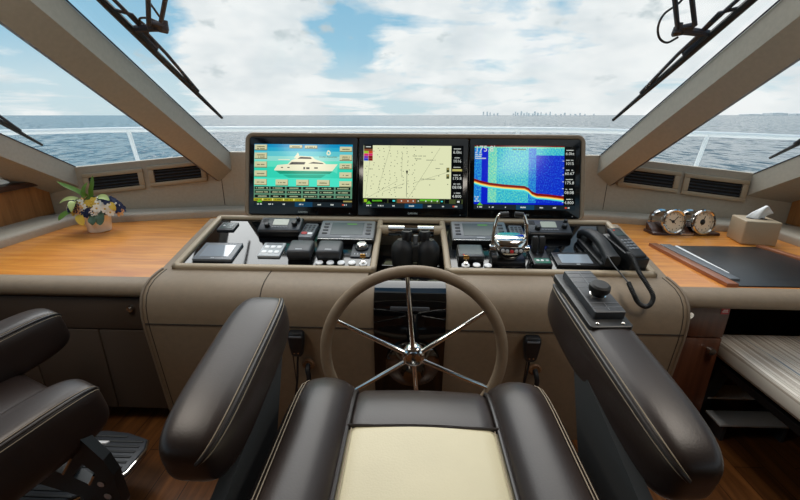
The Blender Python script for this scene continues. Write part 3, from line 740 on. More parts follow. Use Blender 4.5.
b = MB(); b.lathe([(.034, .006), (.034, .014), (.030, .017), (.026, .017)], 28, Matrix.Translation((0, .022, 0))); b.build('collar', 'blackplastic', t)
b = MB(); b.lathe([(.026, .015), (.025, .028), (.021, .032), (.0001, .033)], 28, Matrix.Translation((0, .022, 0))); b.build('knob', 'steel', t)
for i in range(5):
    b = MB(); b.box((-.028+.014*i, -.034, .0072), (.003, .012, .001)); b.build('scale_mark', 'palegrey', t)

def push(u, v, label):
    t = on_panel('push_button', label, 'button', u, v, 0, 'round white push buttons')
    b = MB(); b.lathe([(.0165, 0), (.0165, .002), (.016, .003), (.0155, .003)], 22); b.build('ring', 'steel', t)
    b = MB(); b.lathe([(.0175, .002), (.0170, .006), (.013, .0085), (.0001, .009)], 22); b.build('cap', 'white', t)
push(-.418, .044, 'round white push button farthest from the left key switch, first of its row of four')
push(-.368, .045, 'round white push button, second in the row of four along the left panel edge')
push(-.318, .046, 'round white push button, third in the row of four along the left panel edge')
push(-.268, .047, 'round white push button right beside the left key switch')
push(.300, .046, 'round white push button right beside the right key switch')
push(.351, .044, 'round white push button at the foot of the chrome throttle')
def keysw(label, u, v):
    t = on_panel('key_switch', label, 'key switch', u, v)
    b = MB(); b.lathe([(.0185, 0), (.0185, .004), (.016, .006), (.0001, .007)], 22); b.build('bezel', 'white', t)
    b = MB(); b.cyl((0, 0, .005), (0, 0, .016), .009, n=14); b.box((0, 0, .026), (.005, .004, .02), .001); b.build('barrel', 'chrome', t)
    b = MB(); b.box((0, 0, .044), (.026, .006, .022), .003); b.build('key', 'brass', t)
keysw('key in the switch at the right end of the white button row', -.216, .042)
keysw('key in the switch in front of the black alarm box', .25, .045)

# twin chrome throttle
t = on_panel('throttle', 'chrome twin lever throttle with a curved button face', 'throttle', .452, .115)
b = MB(); b.prism(rrect(.155, .14, .03, 5, 0, .01), 0, .012, .006); b.build('base', 'blackplastic', t)
b = MB()
rings = []
for i in range(9):
    a = i/8; z = .018+.085*a; wd = .040+.034*math.sin(PI*.5*min(1, a*1.25)); dp = .030+.022*math.sin(PI*(.1+.75*a)); yy = -.006+.020*a
    rings.append([(wd*math.copysign(abs(math.cos(q))**.6, math.cos(q)), yy+dp*math.copysign(abs(math.sin(q))**.75, math.sin(q)), z) for q in [2*PI*j/28 for j in range(28)]])
rings.append([(p[0]*.8, p[1]*.8+.005, .110) for p in rings[-1]])
b.loft(rings); b.build('body', 'chrome', t, angle=60)
FM = Matrix.Translation((0, -.047, .070)) @ Matrix.Rotation(math.radians(72), 4, 'X')
b = MB(); b.X = FM; b.prism(rrect(.108, .028, .013, 5), -.004, .006, .002); fp = b.build('button_face', 'blackplastic', t)
for i in range(5):
    b = MB(); b.X = FM; b.lathe([(.0085, .004), (.0085, .009), (.006, .0105), (.0001, .011)], 14, Matrix.Translation((-.040+.02*i, -.004*(1-abs(i-2)/2), 0))); b.build('button', ['red' if i == 2 else 'palegrey'], fp)
for sx in (-1, 1):
    b = MB(); b.tube(bez([(sx*.078, .0, .055), (sx*.076, .012, .10), (sx*.070, .03, .16), (sx*.058, .042, .195), (sx*.046, .045, .205)], 6), .0085, 12); lv = b.build('lever', 'chrome', t)
    b = MB(); b.cyl((sx*.052, .044, .203), (sx*.014, .046, .206), .0125, .0115, 16); b.build('grip', 'rubber', lv)
    b = MB(); b.cyl((sx*.062, .0, .052), (sx*.09, .0, .052), .020, .018, 20); b.build('pivot', 'chrome', t)
b = MB(); b.cyl((-.085, -.035, .02), (-.062, -.035, .02), .03, .03, 20); b.build('side_knob', 'blackplastic', t)

# thruster joystick unit
t = on_panel('thruster_control', 'black thruster control with two levers and green buttons', 'thruster control', .597, .11)
b = MB(); b.box((0, 0, .008), (.086, .145, .022), .006); b.build('base', 'blackplastic', t)
b = MB(); b.prism(rrect(.07, .04, .004, 3, 0, -.045), .019, .0215, .001); b.build('green_pad', 'green', t)
for x, c in ((-.02, 'white'), (.0, 'white'), (.022, 'palegrey')):
    b = MB(); b.prism(rrect(.014, .012, .004, 3, x, -.045), .0215, .024, .001); b.build('button', c, t)
for x in (-.018, .014):
    b = MB(); b.loft([[(x-.011, .035-.012, .018), (x+.011, .035-.012, .018), (x+.011, .035+.016, .018), (x-.011, .035+.016, .018)], [(x-.012, .04-.012, .05), (x+.012, .04-.012, .05), (x+.012, .04+.014, .05), (x-.012, .04+.014, .05)], [(x-.014, .05-.01, .085), (x+.014, .05-.01, .085), (x+.014, .05+.01, .085), (x-.014, .05+.01, .085)], [(x-.010, .052-.006, .092), (x+.010, .052-.006, .092), (x+.010, .052+.006, .092), (x-.010, .052+.006, .092)]]); b.build('lever', 'rubber', t, angle=45)

# telephone handsets at the right end of the right panel
t = on_panel('telephone', 'black telephone handset lying in its cradle left of the keypad phone', 'telephone', .878, .16, math.radians(6))
b = MB(); b.box((0, 0, .012), (.085, .24, .026), .008); b.build('cradle', 'blackplastic', t)
b = MB(); hp = [(0, .14, .035), (0, .11, .058), (0, .05, .074), (0, -.02, .074), (0, -.08, .060), (0, -.13, .042)]
rings = []
for i, p in enumerate(bez(hp, 5)):
    a = i/(len(hp)-1)/5; e = .028+.008*(abs(a-.5)*2)**3; hh = .019+.010*(abs(a-.5)*2)**3
    rings.append([(e*math.copysign(abs(math.cos(q))**.6, math.cos(q)), p[1], p[2]+hh*math.copysign(abs(math.sin(q))**.6, math.sin(q))) for q in [2*PI*j/16 for j in range(16)]])
b.loft(rings); b.build('handset', 'rubber', t, angle=55)
for y in (.10, -.10):
    b = MB(); b.lathe([(.03, 0), (.030, .02), (.024, .03), (.0001, .032)], 20, Matrix.Translation((0, y, .022))); b.build('earpiece', 'blackplastic', t)
t = on_panel('keypad_phone', 'black keypad phone with coiled cord at the right end of the panel', 'telephone', .985, .135, math.radians(9)); kp = t
b = MB(); b.box((0, .0, .03), (.085, .24, .075), .008); b.build('cradle', 'blackplastic', t)
PHX = Matrix.Translation((0, .0, .078)) @ Matrix.Rotation(math.radians(6), 4, 'X')
b = MB(); b.X = PHX; b.box((0, 0, 0), (.062, .225, .026), .009, 3); b.build('handset', 'rubber', t)
b = MB(); b.X = PHX; b.prism(rrect(.045, .035, .004, 3, 0, .06), .012, .0145); b.build('screen', 'lcd', t, False)
b = MB(); b.X = PHX; b.box((-.012, .088, .0135), (.008, .004, .003)); b.build('indicator_light', 's_orange', t)
for i in range(3):
    for j in range(4):
        b = MB(); b.X = PHX; b.prism(rrect(.013, .013, .003, 2, -.016+.016*i, -.055+.021*j), .012, .0145, .001); b.build('key', 'greyplastic', t)
# coiled cord: world path brought into the phone's frame
inv = (PM @ Matrix.Translation((.985, .135, .004)) @ Matrix.Rotation(math.radians(9), 4, 'Z')).inverted()
core = bez([(.955, 1.70, .878), (.945, 1.64, .885), (.935, 1.59, .872), (.925, 1.53, .852), (.932, 1.48, .825), (.945, 1.447, .79), (.938, 1.44, .757), (.916, 1.438, .748), (.888, 1.44, .765), (.868, 1.45, .80), (.866, 1.49, .825)], 34)
coil = []; T = len(core)
for i, p in enumerate(core):
    tn = (core[min(T-1, i+1)]-core[max(0, i-1)]).normalized(); a1 = tn.cross(Vector((0, 0, 1))).normalized(); a2 = tn.cross(a1)
    for k in range(4):
        ph = (i*4+k)*2*PI/16
        q = p + tn*0 + (core[min(T-1, i+1)]-p)*(k/4)
        coil.append(q + (a1*math.cos(ph)+a2*math.sin(ph))*.0068)
b = MB(); b.X = inv; b.tube(coil, .0026, 6); b.tube(core, .005, 8); b.build('coiled_cord', 'rubber', kp)
tail = bez([(.866, 1.49, .825), (.862, 1.54, .838), (.855, 1.60, .856), (.862, 1.68, .872)], 8)
b = MB(); b.X = inv; b.tube(tail, .003, 8); b.build('cord_tail', 'rubber', kp)

# fist microphones on the console front, either side of the wheel
def mic(x, label):
    t = thing('microphone', label, 'microphone', (x, 1.462, .545))
    b = MB(); rings = []
    for z, w, d in ((-.055, .018, .012), (-.045, .024, .018), (-.01, .030, .02), (.03, .034, .021), (.05, .033, .02), (.058, .028, .014)):
        rings.append([(w*math.copysign(abs(math.cos(q))**.5, math.cos(q)), -.022+d*math.copysign(abs(math.sin(q))**.5, math.sin(q)), z) for q in [2*PI*j/20 for j in range(20)]])
    b.loft(rings); b.build('body', 'blackplastic', t, angle=50)
    b = MB(); b.box((0, -.042, .042), (.05, .004, .008), .001); b.build('talk_bar', 'greyplastic', t)
    for sx in (-1, 1):
        b = MB(); b.cyl((sx*.008, -.036, -.035), (sx*.008, -.041, -.035), .003, n=8); b.build('screw', 'steel', t)
    s = 1 if x > 0 else -1
    b = MB(); b.lathe([(.026, 0), (.028, .006), (.022, .012), (.016, .010)], 20, Matrix.Translation((.035, .006, -.115)) @ MY); b.build('grommet', 'hook', t)
    b = MB(); b.tube(bez([(0, -.02, -.05), (-.004, -.024, -.10), (-.012, -.02, -.18), (-.03, -.02, -.30), (-.02, -.02, -.38)], 8), .0045, 8); b.build('cord', 'rubber', t)
    b = MB(); b.tube(bez([(.035, .0, -.115), (.036, -.022, -.13), (.04, -.026, -.17), (.02, -.02, -.23)], 8), .010, 10); b.build('cable_boot', 'rubber', t)
mic(-.468, 'black fist microphone hanging on the console left of the wheel')
mic(.500, 'black fist microphone hanging on the console right of the wheel')

# ------------------------------------------------------------------ helm chair in the foreground
CX = .03
chair = thing('helm_chair', 'near helm chair with dark brown leather bolsters and cream seat', 'chair', (CX, .5, 0)); TX = Matrix.Translation(-Vector(chair.location))
FR = [(.10, 0), (.30, 0), (.48, 0), (.60, 0), (.68, -.000), (.73, -.003), (.775, -.012), (.803, -.028), (.819, -.052), (.826, -.085), (.827, -.13), (.822, -.19)]
def seat_strip(b, prof, ys, under=.60):
    b.loft([[(CX+x, Y - k*max(0, (Y-.58)/.245)**2, z+dz*1.0) for x, z, k in prof] for Y, dz in ys], closed=False)
ins = [(x, .846+.006*math.cos(x/.155*PI/2)-(.010 if abs(x) > .150 else 0), 0) for x in [-.155+.31*i/16 for i in range(17)]]
b = MB(); b.X = TX; ysc = [(.10, 0), (.3, 0), (.5, 0), (.64, 0), (.655, -.001), (.660, -.010)]
seat_strip(b, ins, ysc); b.build('seat_insert', 'cream', chair, label='cream leather seat insert')
b = MB(); b.X = TX; fr = [(.656, -.010), (.662, -.001), (.685, .001)] + FR[5:]
seat_strip(b, ins, fr); b.build('front_roll', 'leather', chair)
for sx in (-1, 1):
    pr = [(.153, .835, 0), (.157, .848, 0), (.165, .860, 0), (.182, .874, 0), (.205, .882, 0), (.230, .884, .002), (.255, .880, .004), (.279, .866, .009), (.294, .842, .016), (.303, .80, .024), (.305, .76, .03), (.296, .68, .045)]
    b = MB(); b.X = TX; seat_strip(b, [(sx*x, z, k) for x, z, k in pr], [(Y, dz*(1.0)) for Y, dz in FR]); b.build('bolster', 'leather', chair, angle=60)
    b = MB(); b.X = TX; b.tube([(CX+sx*.154, Y, .846+dz) for Y, dz in FR], .0045, 8); b.build('piping', 'leatherpipe', chair)
    pz = (.266, .8765, .006)
    b = MB(); b.X = TX
    for dx, dz2 in ((0, .001), (.009, -.005)):
        b.tube([(CX+sx*(pz[0]+dx), Y-pz[2]*max(0, (Y-.58)/.245)**2, pz[1]+dz2+dz-.0006) for Y, dz in FR], .0010, 6)
    b.tube([(CX+sx*.145, Y, .8465) for Y in (.1, .3, .5, .652)], .0011, 6)
    b.build('stitching', 'stitch', chair)
b = MB(); b.X = TX; b.tube([(CX+x, .657, .849) for x in (-.154, 0, .154)], .003, 6); b.build('cross_piping', 'leatherpipe', chair)
b = MB(); b.X = TX; b.loft([[(CX+x, y, z) for x, y in rrect(w, d, .05, 5, 0, .44)] for z, w, d in ((.56, .46, .56), (.60, .54, .62), (.70, .585, .665), (.80, .57, .64))]); b.build('seat_shell', 'leather', chair)
b = MB(); b.X = TX; b.lathe([(.26, 0), (.26, .02), (.10, .05), (.075, .08), (.075, .50), (.12, .56)], 28, Matrix.Translation((CX, .40, 0))); b.build('pedestal', 'steel', chair)

def armrest(parent, TX, near, far, w, h, inb, stitch=True):
    """padded arm: superellipse loft from near to far, piping where the top meets the inboard face"""
    A, Bv = Vector(near), Vector(far); ax = (Bv-A); L = ax.length; ax.normalize()
    side = Vector((ax.y, -ax.x, 0)).normalized(); up = side.cross(ax).normalized()
    if up.z < 0: up = -up
    C = (A+Bv)/2
    def pt(f, q, gr=0):
        st = math.copysign(abs(math.sin(f))**(2/4.2), math.sin(f)); sc = abs(math.cos(f))**(2/4.2)
        cx = math.copysign(abs(math.cos(q))**(2/4.2), math.cos(q)); cz = math.copysign(abs(math.sin(q))**(2/3.4), math.sin(q))
        return C + ax*(L/2*st) + side*(cx*(w/2*sc+gr)) + up*(cz*(h/2*sc+gr) - h/2)
    b = MB(); b.X = TX; nq = 40; ph = [-PI/2+.015+(PI-.03)*i/44 for i in range(45)]
    b.loft([[pt(f, 2*PI*j/nq) for j in range(nq)] for f in ph]); arm = b.build('armrest', 'leather', parent, angle=70)
    q0 = math.radians(49) if inb > 0 else math.radians(138)
    fs = [-1.45+2.9*i/40 for i in range(41)]
    b = MB(); b.X = TX; b.tube([pt(f, q0, .001) for f in fs], .0042, 8); b.build('piping', 'leatherpipe', arm)
    if stitch:
        b = MB(); b.X = TX
        for dq in (-.20, .16): b.tube([pt(f, q0+dq, .0006) for f in fs], .0011, 6)
        b.build('stitching', 'stitch', arm)
    return C, ax, side, up, L
C, ax, sd, up_, L = armrest(chair, TX, (-.347, .462, .974), (-.343, .862, 1.058), .128, .12, 1)
C2, ax2, sd2, up2, L2 = armrest(chair, TX, (.452, .472, .970), (.418, .995, 1.060), .126, .14, -1)
# control pad on the right arm
R3 = Matrix((sd2, ax2, up2)).transposed().to_4x4(); R3.translation = C2 + ax2*(L2*.27)
b = MB(); b.X = TX @ R3; b.prism(rrect(.095, .215, .008), -.012, .004, .002); cpad = b.build('control_pad', 'blackplastic', chair, label='black control pad on the right arm')
b = MB(); b.X = TX @ R3; b.prism(rrect(.070, .175, .004, 3, .006, .008), .003, .022, .003); b.build('keypad_block', 'darkplastic', cpad)
for y in (-.062, -.045, .02, .042, .064, .082):
    b = MB(); b.X = TX @ R3; b.box((.006, y, .0222), (.066, .002, .0008)); b.build('key_groove', 'greyplastic', cpad, False)
for y, l in ((.054, .07), (-.058, .03)):
    b = MB(); b.X = TX @ R3; b.box((.006, y, .0222), (.002, l, .0008)); b.build('key_groove', 'greyplastic', cpad, False)
b = MB(); b.X = TX @ R3; b.lathe([(.014, .020), (.014, .030), (.021, .034), (.0235, .040), (.0225, .049), (.018, .053), (.0001, .054)], 26, Matrix.Translation((.006, -.015, 0))); b.build('joystick_knob', 'rubber', cpad)
b = MB(); b.X = TX @ R3
b.lathe([(.018, .021), (.018, .026), (.015, .028)], 20, Matrix.Translation((.006, -.015, 0))); b.build('knob_collar', 'chrome', cpad)
for x in (-.028, .028): b = MB(); b.X = TX @ R3; b.ell((x, -.097, .005), (.005, .004, .003)); b.build('screw', 'chrome', cpad)
for sx, xx in ((-1, -.305), (1, .385)):
    b = MB(); b.X = TX; pl = [(.80, .94), (.72, .93), (.44, .85), (.34, .55), (.40, .50), (.52, .50), (.62, .60)]
    b.loft([[(xx-.012, y, z) for y, z in pl], [(xx+.012, y, z) for y, z in pl]]); b.build('side_plate', 'armplate', chair, False)

# ------------------------------------------------------------------ companion chair at lower left
ch2 = thing('helm_chair', 'second dark leather helm chair cut off at the lower left', 'chair', (-1.30, .95, 0)); TX = Matrix.Translation(-Vector(ch2.location))
dv = Vector((math.sin(math.radians(24)), math.cos(math.radians(24)), .16))
for tip in ((-.935, .955, .745), (-1.375, 1.345, .765)):
    T_ = Vector(tip); armrest(ch2, TX, T_-dv*.50, T_, .15, .19, 1)
RZ = Matrix.Rotation(math.radians(-24), 3, 'Z')
b = MB(); b.X = TX; b.box((-1.34, .90, .50), (.46, .50, .14), .05, 4, rot=RZ); b.build('seat_cushion', 'leather', ch2)
b = MB(); b.X = TX; b.lathe([(.26, 0), (.26, .02), (.10, .05), (.075, .08), (.075, .40), (.12, .44)], 28, Matrix.Translation((-1.40, .80, 0))); b.build('pedestal', 'steel', ch2)
fo = [(-1.42, 1.25), (-1.33, 1.278), (-1.235, 1.288), (-1.14, 1.278), (-1.045, 1.248), (-1.025, 1.20), (-1.03, 1.10), (-1.052, 1.055), (-1.16, .965), (-1.30, .93), (-1.43, .965), (-1.50, 1.08), (-1.49, 1.2)]
b = MB(); b.X = TX; b.prism(fo, .185, .212, .006); ft = b.build('footrest', 'darkplastic', ch2)
b = MB(); b.X = TX
for k in range(12):
    y = .985+.0245*k; xr = -1.05 if y > 1.06 else -1.05-.105*(1.06-y)/.09; xl = -1.47 if 1.0 < y < 1.21 else -1.40
    if y > 1.245: xr, xl = -1.13, -1.33
    b.box(((xl+xr)/2, y, .2125), (xr-xl, .010, .006), .002)
b.build('grip_rib', 'armplate', ft)
b = MB(); b.X = TX; b.tube([(x, y, .200) for x, y in fo[4:9]], .006, 8); b.build('edge_trim', 'chrome', ft)
b = MB(); b.X = TX; lg = [(-1.252, 1.182), (-1.225, 1.182), (-1.215, 1.212), (-1.19, 1.214), (-1.182, 1.226), (-1.228, 1.226), (-1.24, 1.205)]
b.prism(lg, .212, .2175); b.build('emblem', 'white', ft, False)
# slotted upright bracket under the near arm
by = .85
pt_out = [(-.945, .63), (-.905, .60), (-.855, .525), (-.838, .47), (-.832, .36), (-.85, .30), (-.94, .32), (-.95, .385), (-1.12, .45), (-1.16, .48), (-1.12, .52)]
h1 = [(-.963, .575), (-.938, .536), (-.986, .470), (-1.038, .498)]
h2 = [(-.919, .510), (-.889, .474), (-.918, .433), (-.957, .460)]
bm = bmesh.new()
def loop_edges(pts):
    vv = [bm.verts.new((x, by, z)) for x, z in pts]; return [bm.edges.new((vv[i], vv[(i+1) % len(vv)])) for i in range(len(vv))]
ed = loop_edges(pt_out)+loop_edges(h1)+loop_edges(h2)
bmesh.ops.triangle_fill(bm, use_beauty=True, edges=ed)
r = bmesh.ops.extrude_face_region(bm, geom=list(bm.faces))
for g in r['geom']:
    if isinstance(g, bmesh.types.BMVert): g.co.y += .03
b = MB(); b.X = TX; b.from_bm(bm); br = b.build('footrest_bracket', 'black', ch2, False)
for hh in (h1, h2):
    b = MB(); b.X = TX; b.tube([(hh[1][0]-.004, by-.001, hh[1][1]-.004), (hh[2][0]+.004, by-.001, hh[2][1]+.002)], .004, 8); b.build('slot_trim', 'chrome', br)
for x, z, r_ in ((-.878, .44, .010), (-.868, .395, .011)):
    b = MB(); b.X = TX; b.cyl((x, by+.002, z), (x, by-.005, z), r_, n=16); b.build('bolt', 'chrome', br)
b = MB(); b.X = TX; b.tube([(-.90, .865, .33), (-1.02, .93, .25), (-1.10, 1.0, .19)], .022, 10); b.build('bracket_strut', 'blackplastic', ch2)

# ------------------------------------------------------------------ things on the right counter
ZD = .75
t = thing('clock_stand', 'dark wooden cradle holding the two chrome clocks', 'stand', (1.715, 2.50, ZD), (0, 0, math.radians(1)))
b = MB(); b.prism(rrect(.42, .115, .012), 0, .016, .005)
b.build('base', 'darkwood', t)
for x0, x1 in ((-.20, -.09), (-.035, .035), (.075, .14)):
    b = MB(); pl = [(-.03, .016), (.045, .016), (.05, .06), (.02, .045), (-.01, .03)]
    b.loft([[(x, y, z) for y, z in pl] for x in (x0, x1)]); b.build('saddle', 'darkwood', t, False)
b = MB(); b.box((-.0, -.0585, .009), (.075, .003, .010)); b.build('nameplate', 'steel', t)
def ship_clock(x, label, kind, cat, hands):
    t = thing(kind, label, cat, (1.715+x, 2.47, ZD+.082), (math.radians(-9), 0, math.radians(7)))
    t.scale = (1.1, 1.1, 1.1)
    b = MB(); b.lathe([(.060, -.115), (.066, -.108), (.066, -.095), (.058, -.088), (.056, -.02), (.060, -.008), (.070, .0), (.073, .008), (.071, .018), (.064, .022), (.057, .018), (.055, .005)], 40, MY, cap=False); b.build('case', 'chrome', t)
    b = MB(); b.lathe([(.056, .002), (.056, .006)], 40, MY); dl = b.build('dial', 'dial', t, False)
    b = MB()
    for k in range(12):
        a = k*PI/6; b.box((.045*math.sin(a), -.0066, .045*math.cos(a)), (.003, .0008, .010 if k % 3 == 0 else .006), rot=Matrix.Rotation(a, 3, 'Y'))
    b.build('dial_marks', 'black', dl, False)
    for a, l, w in hands:
        b = MB(); a = math.radians(a); b.box((l/2*math.sin(a), -.008, l/2*math.cos(a)), (w, .0012, l), rot=Matrix.Rotation(a, 3, 'Y')); b.build('hand', 'black', dl, False)
    b = MB(); b.lathe([(.009 if kind == 'ship_clock' else .016, .006), (.006, .0105), (.0001, .011)], 16, MY); b.build('dial_hub', 'black', dl)
ship_clock(-.088, 'chrome ship clock with two thin hands, nearer the displays', 'ship_clock', 'clock', ((45, .04, .004), (-60, .028, .005), (130, .02, .003)))
ship_clock(.092, 'chrome barometer with a dark hub, nearer the tissue box', 'barometer', 'barometer', ((20, .035, .004), (200, .02, .004)))
t = thing('tissue_box', 'square taupe leather tissue box with a white tissue sticking out', 'tissue box', (2.02, 2.34, ZD), (0, 0, math.radians(-13)))
b = MB(); b.box((0, 0, .07), (.175, .17, .14), .008, 3); b.build('box', 'trimvinyl', t)
b = MB(); b.prism(rrect(.10, .05, .024, 6), .1395, .1408); b.build('slot', 'dark', t, False)
b = MB(); g = []
for i in range(9):
    u = i/8; row = []
    for j in range(9):
        v = j/8; wdt = .038*(1-.55*u)+.012; x = (v-.5)*2*wdt+.045*u*u+.012*math.sin(5*v+2*u)*u; y = .018*math.sin(v*7+1.5)*(1-.2*u); z = .135+.085*u*(1-.35*(v-.35)**2*3)-.03*max(0, v-.7)*u
        row.append((x, y, z))
    g.append(row)
b.loft(g, closed=False); ts = b.build('tissue', 'paper', t, angle=80)
md = ts.modifiers.new('thickness', 'SOLIDIFY'); md.thickness = .0015

t = thing('desk_blotter', 'black leather desk blotter with wooden side rails on the right counter', 'blotter', (1.68, 1.93, ZD), (0, 0, 0)); TX = Matrix.Translation(-Vector(t.location))
b = MB(); b.X = TX; b.prism([(1.385, 1.645), (1.44, 2.215), (2.02, 2.215), (2.20, 1.645)], ZD, ZD+.006, .002); b.build('pad', 'blackleather', t)
b = MB(); b.X = TX; b.prism([(1.375, 1.64), (1.425, 1.64), (1.405, 2.22), (1.36, 2.22)], ZD+.001, ZD+.018, .004); b.build('side_rail', 'railwood', t)
b = MB(); b.X = TX; b.prism([(1.955, 2.215), (1.995, 2.215), (2.10, 1.645), (2.06, 1.645)], ZD+.001, ZD+.018, .004); b.build('side_rail', 'railwood', t)
t = thing('document_folder', 'slim grey folder lying along the left rail of the blotter', 'folder', (1.46, 1.95, ZD+.006)); TX = Matrix.Translation(-Vector(t.location))
b = MB(); b.X = TX; b.prism([(1.43, 1.70), (1.475, 1.70), (1.47, 2.205), (1.41, 2.205)], ZD+.007, ZD+.017, .002); b.build('cover', 'greyplastic', t)
b = MB(); b.X = TX; b.prism([(1.475, 1.78), (1.487, 1.78), (1.50, 2.19), (1.486, 2.19)], ZD+.007, ZD+.013); b.build('page_edge', 'paper', t, False)
b = MB(); b.prism([(2.08, 2.06), (2.13, 2.06), (2.24, 1.66), (2.17, 1.66)], ZD+.008, ZD+.02, .003); tag(b.build('notebook', 'black'), 'black notebook lying along the far right rail of the blotter', 'notebook')

# ------------------------------------------------------------------ flower basket on the left counter
fx, fy = -1.95, 2.36
t = thing('flower_basket', 'cream basket of navy, white and yellow silk flowers', 'flower arrangement', (fx, fy, ZD))
b = MB(); prof = [(.056, 0), (.061, .004), (.074, .095), (.077, .104), (.072, .107), (.068, .098)]
b.lathe(prof, 28); b.build('basket', 'ceramic', t)
b = MB(); b.ell((0, 0, .105), (.066, .066, .035)); b.build('moss', 'leafdark', t)
rnd = random.Random(5)
def flower(p, d, r, mat, center=None, k=6):
    z = Vector(d).normalized(); Q = z.to_track_quat('Z', 'Y').to_matrix().to_4x4(); Q.translation = p
    b = MB(); b.X = Q
    for lay, (rr, hh) in enumerate(((r, .18), (r*.7, .5))):
        for i in range(k):
            a = 2*PI*(i+.5*lay)/k; c, s = math.cos(a), math.sin(a); w = rr*.55
            ring = [(0, 0, 0), (.45*rr*c-w*.8*s, .45*rr*s+w*.8*c, rr*hh*.5), (rr*c-w*.35*s, rr*s+w*.35*c, rr*hh), (rr*1.05*c, rr*1.05*s, rr*hh*.8), (rr*c+w*.35*s, rr*s-w*.35*c, rr*hh), (.45*rr*c+w*.8*s, .45*rr*s-w*.8*c, rr*hh*.5)]
            b.poly(ring)
    b.cur = 1; b.ell((0, 0, r*.2), (r*.22, r*.22, r*.18), 8, 5)
    b.build('flower', [mat, center or mat], t, smooth=False)
def leaf(pts, w, mat):
    P_ = bez(pts, 6); b = MB(); rows = []
    for i, p in enumerate(P_):
        a = i/(len(P_)-1); tn = (P_[min(len(P_)-1, i+1)]-P_[max(0, i-1)]).normalized(); sdv = tn.cross(Vector((0, -.6, .8))).normalized(); ww = w*math.sin(PI*min(1, .08+a*.92))**.8
        rows.append([p-sdv*ww, p+Vector((0, .2, -.6))*ww*.5, p+sdv*ww])
    b.loft(rows, closed=False); b.X = Matrix.Translation((0, 0, .02)); b.v = [tuple(b.X @ Vector(q)) for q in b.v]; b.build('leaf', mat, t, angle=80)
cols = ['navy']*34 + ['petalwhite']*20 + ['petalyellow']*11 + ['peach']*5
spots = []
for i in range(70):
    a = PI*(3-math.sqrt(5))*i; e = math.asin(min(1, .02+.93*((i+.5)/70))); spots.append((a, e))
rnd.shuffle(cols)
for (a, e), c in zip(spots, cols):
    d = Vector((math.cos(a)*math.cos(e)*1.0, math.sin(a)*math.cos(e)*.75, math.sin(e)*.62)); p = Vector((0, 0, .128)) + Vector((d.x*.150, d.y*.125, d.z*.125)) + Vector([rnd.uniform(-.008, .008) for _ in range(3)])
    flower(p, d+Vector((0, -.25, .2)), {'navy': .030, 'petalwhite': .025, 'petalyellow': .026, 'peach': .032}[c], c, 'petalyellow' if c == 'petalwhite' else None)
leaf([(-.02, 0, .17), (-.07, -.01, .23), (-.13, -.02, .265), (-.18, -.02, .29)], .014, 'leafgreen')
leaf([(-.01, 0, .17), (.0, .0, .23), (.02, 0, .28), (.035, 0, .325)], .024, 'leafgreen')
leaf([(-.02, 0, .17), (-.04, -.01, .21), (-.03, -.01, .25), (-.005, 0, .285)], .02, 'leafgreen')
leaf([(-.04, -.02, .17), (-.10, -.03, .19), (-.14, -.04, .185), (-.175, -.05, .16)], .016, 'leafpale')
leaf([(.02, -.01, .18), (.06, -.02, .20), (.10, -.03, .20), (.135, -.04, .18)], .020, 'leafpale')
leaf([(-.05, -.05, .17), (-.05, -.09, .185), (-.04, -.12, .16), (-.035, -.135, .13)], .022, 'leafpale')
leaf([(-.08, -.05, .12), (-.12, -.08, .11), (-.14, -.1, .09), (-.15, -.11, .07)], .022, 'leafgreen')
leaf([(.07, -.06, .11), (.10, -.10, .10), (.11, -.12, .07), (.115, -.13, .05)], .026, 'leafdark')
leaf([(.05, -.07, .11), (.06, -.11, .09), (.07, -.13, .07), (.07, -.135, .05)], .024, 'leafdark')
leaf([(.09, -.03, .15), (.13, -.04, .16), (.155, -.05, .14), (.165, -.05, .12)], .018, 'petalyellow')
leaf([(-.02, -.09, .11), (-.01, -.12, .10), (.01, -.135, .07), (.02, -.14, .05)], .022, 'petalyellow')

# ------------------------------------------------------------------ outside: wipers, rail, deck, sea, skyline
def wiper(name_label, tip, joint, top, arms, hose, s):
    t = thing('windscreen_wiper', name_label, 'wiper', joint)
    J = Vector(joint); L_ = lambda p: Vector(p)-J
    tip, top = Vector(tip), Vector(top); ax = (tip-top); n_ = Vector((0, .48, .87))
    b = MB(); b.tube([L_(top), L_(top+ax*.3), L_(top+ax*.6), L_(tip)], [.014, .016, .015, .008], 8); b.build('blade', 'rubber', t)
    off = Vector((s*.028, .0, .02))
    b = MB(); b.tube([L_(top+ax*.12+off), L_(top+ax*.35+off*1.1), L_(top+ax*.55+off), L_(top+ax*.78+off*.4)], .008, 8)
    b.tube([L_(top+ax*.30), L_(top+ax*.36+off*1.4), L_(top+ax*.44+off*1.2)], .007, 8); b.build('yoke', 'wiper', t)
    if arms:
        b = MB(); b.box((0, 0, .012), (.075, .05, .022), .008, 2, Matrix.Rotation(-.5, 3, 'X') @ Matrix.Rotation(.35*s, 3, 'Z')); b.cyl((-.025, -.01, .0), (-.025, -.01, .035), .014, n=14); b.cyl((.03, .0, .0), (.03, .0, .035), .014, n=14); b.build('joint', 'wiper', t)
        q_ = top+ax*max(0, min(1, (J-top).dot(ax)/ax.length_squared)); b = MB(); b.tube([(0, 0, .01), L_(q_)+off*.5, L_(q_+ax*.1)+off*.4], .017, 8); b.build('link', 'wiper', t)
        for a in arms: b = MB(); b.tube([L_(p) for p in a], .0095, 8); b.build('arm', 'wiper', t)
    if hose: b = MB(); b.tube([L_(p) for p in bez(hose, 8)], .0045, 8); b.build('hose', 'rubber', t)
d_up = Vector((0, -1, .55))
